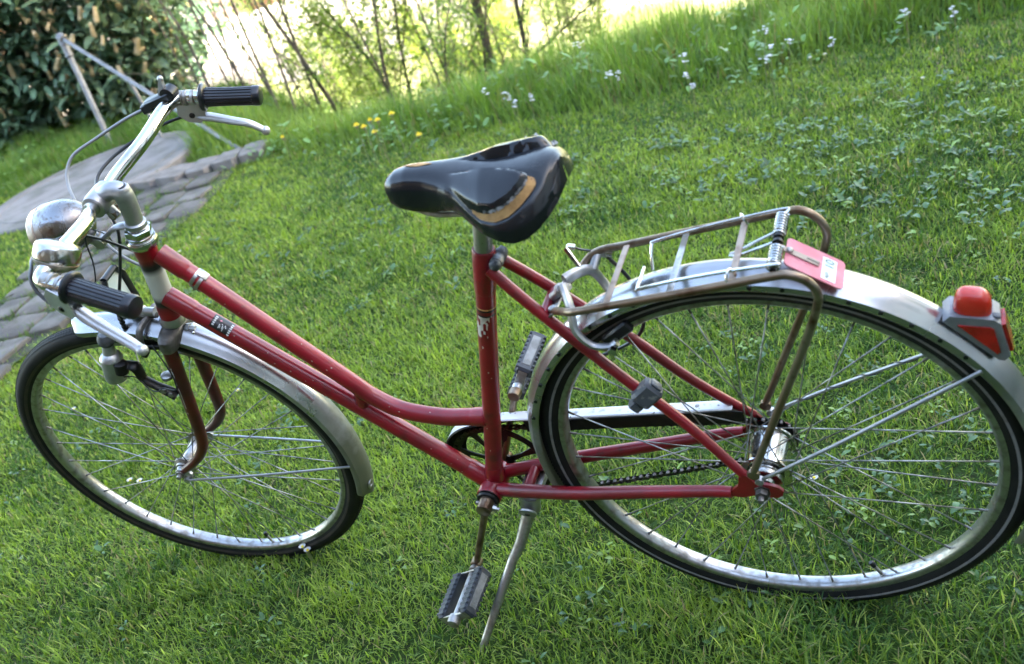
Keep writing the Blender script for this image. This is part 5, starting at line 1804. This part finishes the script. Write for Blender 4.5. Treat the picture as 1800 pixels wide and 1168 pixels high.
# the leaves closest to the viewer are single parts
dist = np.linalg.norm(P - CAM, axis=1)
vis = in_view(P, 0, 0)
order = np.argsort(np.where(vis, dist, 99))[:280]
single = np.zeros(len(P), bool); single[order] = True
Pm, Am, Pim, Lm = P[~single], Az[~single], Pi[~single], Ln[~single]
Vv, T, nv = leaf_patch(Pm - lb, Lm, Lm * rng.uniform(.32, .42, len(Lm)), Am, Pim, rng.uniform(.1, .9, len(Lm)), 3)
colr = np.array([.090, .165, .110]) * rng.uniform(.55, 1.5, (len(Lm), 1)) + np.array([.03, .03, 0]) * (rng.random((len(Lm), 1)) < .18)
fo = mesh_np('foliage', Vv, T, np.repeat(colr, nv, 0), [M['laurel']], laurel, smooth=True)
fo["kind"] = "stuff"
lv = []
for k in range(3):
    Vv, T, nv = leaf_patch(np.zeros((1, 3)), np.array([.11]), np.array([.040 + .003 * k]), np.zeros(1), np.array([0.]), np.array([.35 + .3 * k]), 4)
    o = mesh_np('leaf', Vv, T, None, [M['laurel_one']], None, smooth=True); lv.append(o.data); bpy.data.objects.remove(o)
for i in np.where(single)[0]:
    o = link(bpy.data.objects.new('leaf', lv[i % 3]), laurel)
    o.location = tuple(P[i] - lb); o.rotation_euler = (rng.uniform(-.5, .5), -Pi[i], Az[i]); s_ = Ln[i] / .11; o.scale = (s_, s_, s_)
# flower spikes
mb = MB()
mb.tube([V3(0, 0, 0), V3(0, 0, .10)], .0025, 6)
for i in range(46):
    t = i / 45; a = i * 2.4
    rr = .013 * (1 - .55 * t)
    mb.box(V3(rr * math.cos(a), rr * math.sin(a), .012 + .095 * t), V3(.0055, .001, 0), V3(-.001, .0055, 0), V3(.002 * math.cos(a), .002 * math.sin(a), .0055))
so = obj('flower_spike', mb, 'bud', None, smooth=False); sm = so.data; bpy.data.objects.remove(so)
cand = P[(dist < np.percentile(dist, 42)) & in_view(P, 40, 60)]
pick = cand[rng.permutation(len(cand))[:280]]
for q in pick:
    o = link(bpy.data.objects.new('flower_spike', sm), laurel)
    o.location = tuple(q - lb + np.array([.06, -.11, .03])); o.rotation_euler = (rng.normal(0, .35), rng.normal(0, .35), rng.uniform(0, 6)); o.scale = [rng.uniform(.6, 1.15)] * 3
mb = MB()
for k in range(16):
    a = V3(-7.2 + k * .12 + r_.uniform(-.1, .1), 4.85 + r_.uniform(-.2, .3), -.3)
    e = a + V3(r_.uniform(-.6, .6), r_.uniform(-.6, .2), r_.uniform(.8, 1.6))
    mb.tube(spline([a - lb, (a + e) / 2 + V3(r_.uniform(-.1, .1), r_.uniform(-.1, .1), 0) - lb, e - lb], 4), [.022, .014, .006], 7)
obj('stem', mb, 'bark', laurel)["kind"] = "stuff"

# ---- willow-like shrubs with many thin stems
M['willow'] = mat('spring_leaf', (0.12, 0.19, 0.05), 0.45, attr=True, trans=0.5, spec=.3, tcol=(1.2, 1.2, .55))
def thicket(name, label, base, stems, nleaf, lsize, col, seed, group=None, leafy=(.0, 1.0)):
    """stems: list of (dx, dy, ex, ey, ez, radius): foot offset and tip offset from the base"""
    r_ = random.Random(seed); g = np.random.default_rng(seed)
    base = np.array(base, float)
    root = empty(name, tuple(base))
    tag(root, label, 'shrub', group)
    mb = MB(); tips = []
    for (dx, dy, ex, ey, ez, rad) in stems:
        a = V3(dx, dy, -.15); e = V3(ex, ey, ez)
        m1 = a * .6 + e * .4 + V3(r_.gauss(0, .05), r_.gauss(0, .05), .05); 
        C = spline([a, m1, e * .8 + a * .2 + V3(r_.gauss(0, .05), r_.gauss(0, .05), 0), e], 5)
        mb.tube(C, [rad, rad * .8, rad * .55, rad * .25], 8)
        for k in range(9):
            t = r_.uniform(.04, .95); i = int(t * (len(C) - 1)); p0 = C[i]
            q = p0 + V3(r_.gauss(0, .22), r_.gauss(0, .22), r_.uniform(.12, .5)) * (.6 + ez * .25)
            mb.tube(spline([p0, (p0 + q) / 2 + V3(r_.gauss(0, .03), r_.gauss(0, .03), .02), q], 3), [rad * .32, rad * .22, rad * .1], 5)
            tips += [(p0, q)] * 3
        tips.append((C[len(C) // 3], C[-1]))
    st = obj('stem', mb, 'bark', root); st["kind"] = "stuff"
    A = np.array([t[0] for t in tips]); B = np.array([t[1] for t in tips])
    idx = g.integers(0, len(tips), nleaf); t = g.uniform(*leafy, nleaf)[:, None]
    P = A[idx] * (1 - t) + B[idx] * t + g.normal(0, .035, (nleaf, 3))
    L = g.uniform(.6, 1.3, nleaf) * lsize
    Vv, T, nv = leaf_patch(P, L, L * g.uniform(.3, .5, nleaf), g.uniform(0, 6.28, nleaf), g.uniform(-.6, 1.1, nleaf), g.uniform(0, .8, nleaf), 2)
    c = np.array(col) * g.uniform(.6, 1.45, (nleaf, 1))
    f = mesh_np('crown', Vv, T, np.repeat(c, nv, 0), [M['willow']], root, smooth=True); f["kind"] = "stuff"
    return root
def zt(x, y): return float(terrain_z(x, y))
rr_ = random.Random(3)
def fan(n, spread, h, rad, lean=(0, 0)):
    return [(rr_.gauss(0, .14), rr_.gauss(0, .14), rr_.gauss(lean[0], spread), rr_.gauss(lean[1], spread * .8), h * rr_.uniform(.75, 1.2), rad * rr_.uniform(.6, 1.2)) for _ in range(n)]
b = (-2.72, 4.75); thicket('willow_shrub', 'leafy shrub with the thickest grey trunk behind the tall grass', (b[0], b[1], zt(*b)), [(0, 0, .10, .12, 2.6, .040), (.25, .1, .35, .2, 2.4, .020)] + fan(6, .50, 1.7, .010), 10000, .036, (.17, .29, .07), 21)
b = (-3.35, 4.75); thicket('willow_shrub', 'leafy many-stemmed shrub left of the thick trunk', (b[0], b[1], zt(*b)), fan(5, .45, 2.1, .015, (-.1, 0)) + fan(6, .5, 1.4, .008), 10000, .036, (.18, .29, .075), 22)
b = (-2.05, 5.15); thicket('willow_shrub', 'pale shrub beside the bright gap at the right of the thicket', (b[0], b[1], zt(*b)), fan(10, .30, 1.35, .008, (-.1, 0)), 9000, .036, (.22, .32, .10), 23)
b = (-3.95, 5.1); thicket('willow_shrub', 'low sunny shrub seen between the handlebar grip and the tall grass', (b[0], b[1], zt(*b)), fan(12, .55, 1.25, .007), 10000, .038, (.24, .34, .09), 24)
b = (-4.35, 4.15); thicket('bare_sapling', 'bundle of thin nearly leafless stems beside the laurel shrub', (b[0], b[1], zt(*b)), [(-.3 + .085 * i + .04 * math.sin(i * 5), .1 + .1 * math.sin(i * 3), -.75 + .105 * i + .12 * math.sin(i * 2.3), .3 + .15 * math.cos(i * 1.7), 1.35 + .3 * abs(math.sin(i * 1.9)), .0062 + .003 * (i % 3)) for i in range(12)], 3200, .032, (.24, .32, .12), 25)
b = (-5.3, 7.2); thicket('willow_shrub', 'sunlit shrub on the bank beyond the bare stems', (b[0], b[1], zt(*b)), fan(14, .8, 1.05, .012), 6500, .05, (.28, .36, .09), 26)
b = (-4.0, 6.8); thicket('willow_shrub', 'sunlit shrub lower on the bank behind the leafy thicket', (b[0], b[1], zt(*b)), fan(16, .8, 1.25, .012), 9000, .05, (.28, .36, .08), 27)
b = (-5.2, 10.5); thicket('willow_shrub', 'pale sunlit shrub farthest down the bank', (b[0], b[1], zt(*b)), fan(14, 1.0, 1.9, .014), 6000, .06, (.26, .33, .10), 28)

# ---- far buildings and yard beyond the bank
M['plaster'] = mat('white_plaster', (0.78, 0.76, 0.72), 0.8, var=(0.68, 0.65, 0.6), vscale=1.2, vlo=.4, vhi=.65)
M['pinkwall'] = mat('rose_plaster', (0.66, 0.46, 0.38), 0.8, var=(0.56, 0.38, 0.32), vscale=1.2, vlo=.4, vhi=.65)
M['roof'] = mat('clay_tiles', (0.42, 0.16, 0.08), 0.75, var=(0.30, 0.12, 0.07), vscale=3, vlo=.4, vhi=.62, bump=.5, bscale=12)
M['glass'] = mat('window_glass', (0.05, 0.06, 0.07), 0.06, spec=.8)
M['frame_paint'] = mat('white_window_paint', (0.75, 0.75, 0.73), 0.5)
M['wood'] = mat('brown_door', (0.16, 0.08, 0.04), 0.55, var=(0.1, 0.05, 0.03), vscale=6, vlo=.4, vhi=.6)
M['gravel'] = mat('pale_gravel', (0.26, 0.23, 0.21), 0.9, var=(0.20, 0.17, 0.15), vscale=1.5, vlo=.4, vhi=.62, bump=.6, bscale=40)
yard = MB()
yz = lambda x, y: zt(x, y) + .03
G = [[V3(x, y, yz(x, y)) for y in np.linspace(13.5, 23, 20)] for x in np.linspace(-34, -7.2, 28)]
yard.grid(G)
o = obj('road', yard, 'gravel'); tag(o, 'pale gravel yard in full sun beyond the bank', None, kind='structure')
def house(name, label, loc, rz, w, d, h, rh, wall, wins, door=None):
    root = empty(name, loc); root.rotation_euler = (0, 0, rz)
    tag(root, label, 'house')
    mb = MB(); mb.box((0, 0, h / 2 - .5), (w / 2, 0, 0), (0, d / 2, 0), (0, 0, h / 2 + .5))
    mb.prism([V3(-w / 2, -d / 2, h), V3(-w / 2, d / 2, h), V3(-w / 2, 0, h + rh)], V3(w, 0, 0))
    obj('wall', mb, wall, root, smooth=False)
    mb = MB(); ov = .45
    for sg in (-1, 1):
        e = V3(0, sg * (d / 2 + ov), h - ov * rh / (d / 2)); r0 = V3(0, 0, h + rh)
        n_ = unit(np.cross(V3(1, 0, 0), r0 - e)) ; n_ = n_ if n_[2] > 0 else -n_
        mb.prism([e + V3(-w / 2 - ov, 0, 0) + n_ * .06, e + V3(w / 2 + ov, 0, 0) + n_ * .06, r0 + V3(w / 2 + ov, 0, 0) + n_ * .06, r0 + V3(-w / 2 - ov, 0, 0) + n_ * .06], n_ * .12)
    rf = obj('roof', mb, 'roof', root, smooth=False)
    mb = MB(); mb.box((w * .2, d * .12, h + rh * .9), (.35, 0, 0), (0, .35, 0), (0, 0, .9)); obj('chimney', mb, wall, rf, smooth=False)
    for (x, z, ww, hh, side) in wins:
        y = side * (d / 2)
        mb = MB()
        t = .06
        for bx in ((x - ww / 2, z, t, hh / 2 + t), (x + ww / 2, z, t, hh / 2 + t), (x, z - hh / 2, ww / 2, t), (x, z + hh / 2, ww / 2, t), (x, z, .03, hh / 2)):
            mb.box((bx[0], y + side * .03, bx[1]), (bx[2], 0, 0), (0, .05, 0), (0, 0, bx[3]))
        wo = obj('window', mb, 'frame_paint', root, smooth=False)
        mb = MB(); mb.box((x, y + side * .012, z), (ww / 2, 0, 0), (0, .012, 0), (0, 0, hh / 2)); obj('pane', mb, 'glass', wo, smooth=False)
    if door:
        x, side = door
        mb = MB(); mb.box((x, side * (d / 2 + .02), 1.0), (.5, 0, 0), (0, .04, 0), (0, 0, 1.05)); dr = obj('door', mb, 'wood', root, smooth=False)
        mb = MB(); mb.tube([V3(x + .38, side * (d / 2 + .09), 1.0), V3(x + .26, side * (d / 2 + .09), 1.0)], .02, 8); obj('handle', mb, 'alu', dr)
    return root
gz = zt(0, 30)
house('house', 'white rendered house far beyond the shrubs in bright sun', (-21.5, 26.5, gz), R(24), 9, 7, 5.0, 2.6, 'plaster', [(-3, 1.5, 1.1, 1.3, -1), (0, 1.5, 1.1, 1.3, -1), (-3, 3.9, 1.1, 1.2, -1), (0, 3.9, 1.1, 1.2, -1), (3, 3.9, 1.1, 1.2, -1)], (2.6, -1))
house('house', 'rose coloured house glimpsed past the laurel shrub', (-31.0, 21.5, gz), R(42), 9, 7, 5.2, 2.4, 'pinkwall', [(-3, 1.5, 1.1, 1.3, -1), (0.2, 1.5, 1.1, 1.3, -1), (-3, 3.9, 1.1, 1.2, -1), (3, 3.9, 1.1, 1.2, -1)], (2.8, -1))
mb = MB()
mb.prism([V3(-1.4, -.9, 0), V3(1.4, -.9, 0), V3(1.4, -.9, .8), V3(.7, -.9, 1.35), V3(-1.0, -.9, 1.35), V3(-1.4, -.9, .85)], V3(0, 1.8, 0))
sh = obj('garden_shed', mb, 'pinkwall', smooth=False); sh.location = (-17.2, 22.0, gz); sh.rotation_euler = (0, 0, R(20))
tag(sh, 'small terracotta shed on the sunny yard behind the thick trunk', 'shed')
mb = MB(); mb.box((0, -.92, .5), (.4, 0, 0), (0, .03, 0), (0, 0, .5)); obj('door', mb, 'wood', sh, smooth=False)
mb = MB(); mb.box((0, 0, .45), (6, 0, 0), (0, .12, 0), (0, 0, .45), bev=.02)
o = obj('garden_wall', mb, 'plaster', smooth=False); o.location = (-14.0, 17.2, gz + .0); o.rotation_euler = (0, 0, R(27))
tag(o, 'low white garden wall glowing in the sun beyond the shrubs', 'wall')

# ---- unseen house added at the right to throw shade over the lawn
M['timber'] = mat('weathered_timber', (0.11, 0.085, 0.06), 0.8, var=(0.07, 0.055, 0.04), vscale=3, vlo=.4, vhi=.62, bump=.5, bscale=30)
house('house', 'tall white house added out of view at the right to shade the lawn', (9.4, -.2, 0), R(90), 13.4, 8.0, 5.2, 2.4, 'plaster',
      [(-4.5, 1.6, 1.2, 1.4, 1), (-1.5, 1.6, 1.2, 1.4, 1), (4.5, 1.6, 1.2, 1.4, 1), (-4.5, 3.9, 1.2, 1.2, 1), (-1.5, 3.9, 1.2, 1.2, 1), (1.5, 3.9, 1.2, 1.2, 1), (4.5, 3.9, 1.2, 1.2, 1)], (1.6, 1))
house('added_barn', 'dark timber building added out of view behind the viewer to block sky light', (-2.5, -8.2, 0), 0, 14, 7.0, 4.6, 2.6, 'timber',
      [(-4, 1.6, 1.2, 1.2, 1), (4, 1.6, 1.2, 1.2, 1), (-4, 3.6, 1.2, 1.0, 1), (0, 3.6, 1.2, 1.0, 1), (4, 3.6, 1.2, 1.0, 1)], (0, 1))  # unseen building added to hold back sky light from behind

# ---- flowers
M['yellow'] = mat('dandelion_yellow', (0.84, 0.70, 0.03), 0.7, var=(0.80, 0.58, 0.02), vscale=80, vlo=.4, vhi=.6)
M['petal'] = mat('white_petal', (0.78, 0.76, 0.80), 0.6, trans=.3)
M['stalk'] = mat('pale_green_stalk', (0.16, 0.20, 0.07), 0.5, var=(0.2, 0.16, 0.09), vscale=30, vlo=.45, vhi=.65)
rf_ = random.Random(8)
def unproj(x, y, z):
    d = FWD + RIGHT * ((x - 900) / F_PX) + DOWN * ((y - 584) / F_PX)
    k = (z - CAM[2]) / d[2]
    return CAM + k * d
def flower(name, label, cat, group, head_px, h, head_r, kind, lean=(0, 0), foot=None):
    hp = unproj(head_px[0], head_px[1], h)
    ft = V3(hp[0] - lean[0], hp[1] - lean[1], zt(hp[0], hp[1]))
    root = empty(name, tuple(ft)); tag(root, label, cat, group)
    q = hp - ft
    mb = MB(); mb.tube(spline([V3(0, 0, -.01), q * .5 + V3(-lean[0] * .1, 0, .01), q], 4), .0022 if kind != 'cuckoo' else .0015, 6)
    obj('stalk', mb, 'stalk', root)
    mb = MB()
    if kind == 'dandelion':
        mb.lathe(q - V3(0, 0, .012), (0, 0, 1), [(0, .003), (.003, .007), (.010, .008)], 10, 1)
        for ring in range(4):
            n = 16 - ring * 3
            for i in range(n):
                a = 2 * math.pi * i / n + ring; ra = head_r * (1 - ring * .22); zz = .001 + ring * .0035
                d = V3(math.cos(a), math.sin(a), 0); s_ = V3(-math.sin(a), math.cos(a), 0)
                mb.add([q + d * .002 + s_ * .0012 + V3(0, 0, zz), q + d * ra + s_ * .0022 + V3(0, 0, zz + .004), q + d * ra - s_ * .0022 + V3(0, 0, zz + .004), q + d * .002 - s_ * .0012 + V3(0, 0, zz)], [(0, 1, 2, 3)])
        obj('flower_head', mb, ['yellow', 'stalk'], root, smooth=False)
    elif kind == 'daisy':
        for i in range(18):
            a = 2 * math.pi * i / 18; d = V3(math.cos(a), math.sin(a), 0); s_ = V3(-math.sin(a), math.cos(a), 0)
            mb.add([q + d * .002, q + d * head_r * .7 + s_ * .0016 + V3(0, 0, .003), q + d * head_r + V3(0, 0, .004), q + d * head_r * .7 - s_ * .0016 + V3(0, 0, .003)], [(0, 1, 2, 3)])
        mb.ball(q + V3(0, 0, .001), .0032, 5, 1)
        obj('flower_head', mb, ['petal', 'yellow'], root, smooth=False)
    else:
        for i in range(rf_.randint(7, 10)):
            c = q + V3(rf_.gauss(0, head_r * .6), rf_.gauss(0, head_r * .6), rf_.uniform(-.025, .012))
            for j in range(4):
                a = j * math.pi / 2 + rf_.random(); d = V3(math.cos(a), math.sin(a), .35); s_ = V3(-math.sin(a), math.cos(a), 0)
                mb.add([c, c + d * .0045 + s_ * .0038, c + d * .0085, c + d * .0045 - s_ * .0038], [(0, 1, 2, 3)])
        obj('flower_head', mb, 'petal', root, smooth=False)
dl = [((627, 222), .20, 'yellow dandelion, leftmost of the clump at the edge of the tall grass'), ((640, 225), .19, 'yellow dandelion second from the left in the clump at the tall grass edge'),
      ((651, 213), .22, 'half closed dandelion head in the middle of the clump'), ((664, 213), .21, 'widest dandelion head in the clump before the tall grass'), ((659, 234), .15, 'lowest dandelion head of the clump before the tall grass'),
      ((689, 202), .22, 'tallest dandelion, at the right of the clump before the tall grass'), ((737, 239), .10, 'dandelion on a long slanting stalk right of the clump'), ((497, 243), .12, 'single small yellow flower by the far brake lever tip')]
for i, (px, h, lab) in enumerate(dl):
    flower('dandelion', lab, 'dandelion', 'dandelions at the edge of the tall grass', px, h, .016 if i not in (2, 7) else .011, 'dandelion', lean=(.09, .02) if i == 6 else (rf_.uniform(-.02, .02), rf_.uniform(-.02, .02)))
ck = [((853, 158), .24, .020, 'largest white flower cluster in the tall grass, left of the saddle'), ((891, 168), .20, .017, 'white flower cluster just right of the largest one in the tall grass'), ((905, 180), .18, .010, 'small white flower below its neighbour cluster in the tall grass'),
      ((932, 168), .18, .007, 'single white flower left of the saddle top in the tall grass'), ((1017, 78), .25, .016, 'white flower cluster beside the bright gap'), ((1068, 128), .20, .014, 'white flower pair left of the twin clusters in the tall grass'), ((1084, 132), .19, .012, 'white flower next to the pair in the tall grass'),
      ((1200, 100), .24, .015, 'round white flower cluster standing alone in mid grass'), ((1206, 134), .18, .009, 'two white petals below the lone round cluster'), ((1218, 149), .15, .006, 'tiny white flower under the two petals'),
      ((1344, 51), .26, .018, 'big white flower cluster near the top of the bank'), ((1347, 104), .20, .013, 'white flower pair under the big cluster near the bank top'), ((1355, 84), .21, .009, 'small white flowers between the big cluster and the pair'), ((1387, 70), .22, .013, 'white flower right of the big cluster at the bank top'),
      ((1590, 16), .24, .014, 'white flower cluster at the upper edge of the bank on the right'), ((1462, 72), .2, .006, 'tiny white flower between the two upper clusters'), ((1676, 17), .22, .011, 'faint white flower cluster far right on the bank')]
for px, h, r0, lab in ck:
    flower('cuckoo_flower', lab, 'wildflower', 'white wildflowers in the tall grass', px, h, r0, 'cuckoo', lean=(rf_.uniform(-.03, .03), rf_.uniform(-.02, .02)))
ds = [((532, 962), .045, 'white daisy touching the front tyre, the left of two'), ((541, 968), .04, 'white daisy touching the front tyre, the right of two'), ((229, 845), .035, 'closed daisy left of the front hub'), ((246, 846), .035, 'closed daisy nearest the front hub'),
      ((418, 687), .02, 'white daisy lying behind the front mudguard'), ((130, 720), .03, 'daisy seen through the left of the front wheel'), ((349, 419), .02, 'white daisy on the lawn beside the head tube'), ((316, 443), .02, 'white daisy just above the upper frame tube clip'),
      ((1431, 841), .03, 'daisy head seen through the rear spokes'), ((1701, 510), .03, 'white daisy left of the red tail light'), ((1622, 138), .03, 'white daisy high on the right of the lawn'), ((1424, 102), .04, 'daisy at the mown edge above the rack'), ((1450, 96), .04, 'daisy second along the mown edge above the rack')]
for px, h, lab in ds:
    flower('daisy', lab, 'daisy', 'daisies in the lawn', px, h, .0085, 'daisy', lean=(rf_.uniform(-.01, .01), rf_.uniform(-.01, .01)))
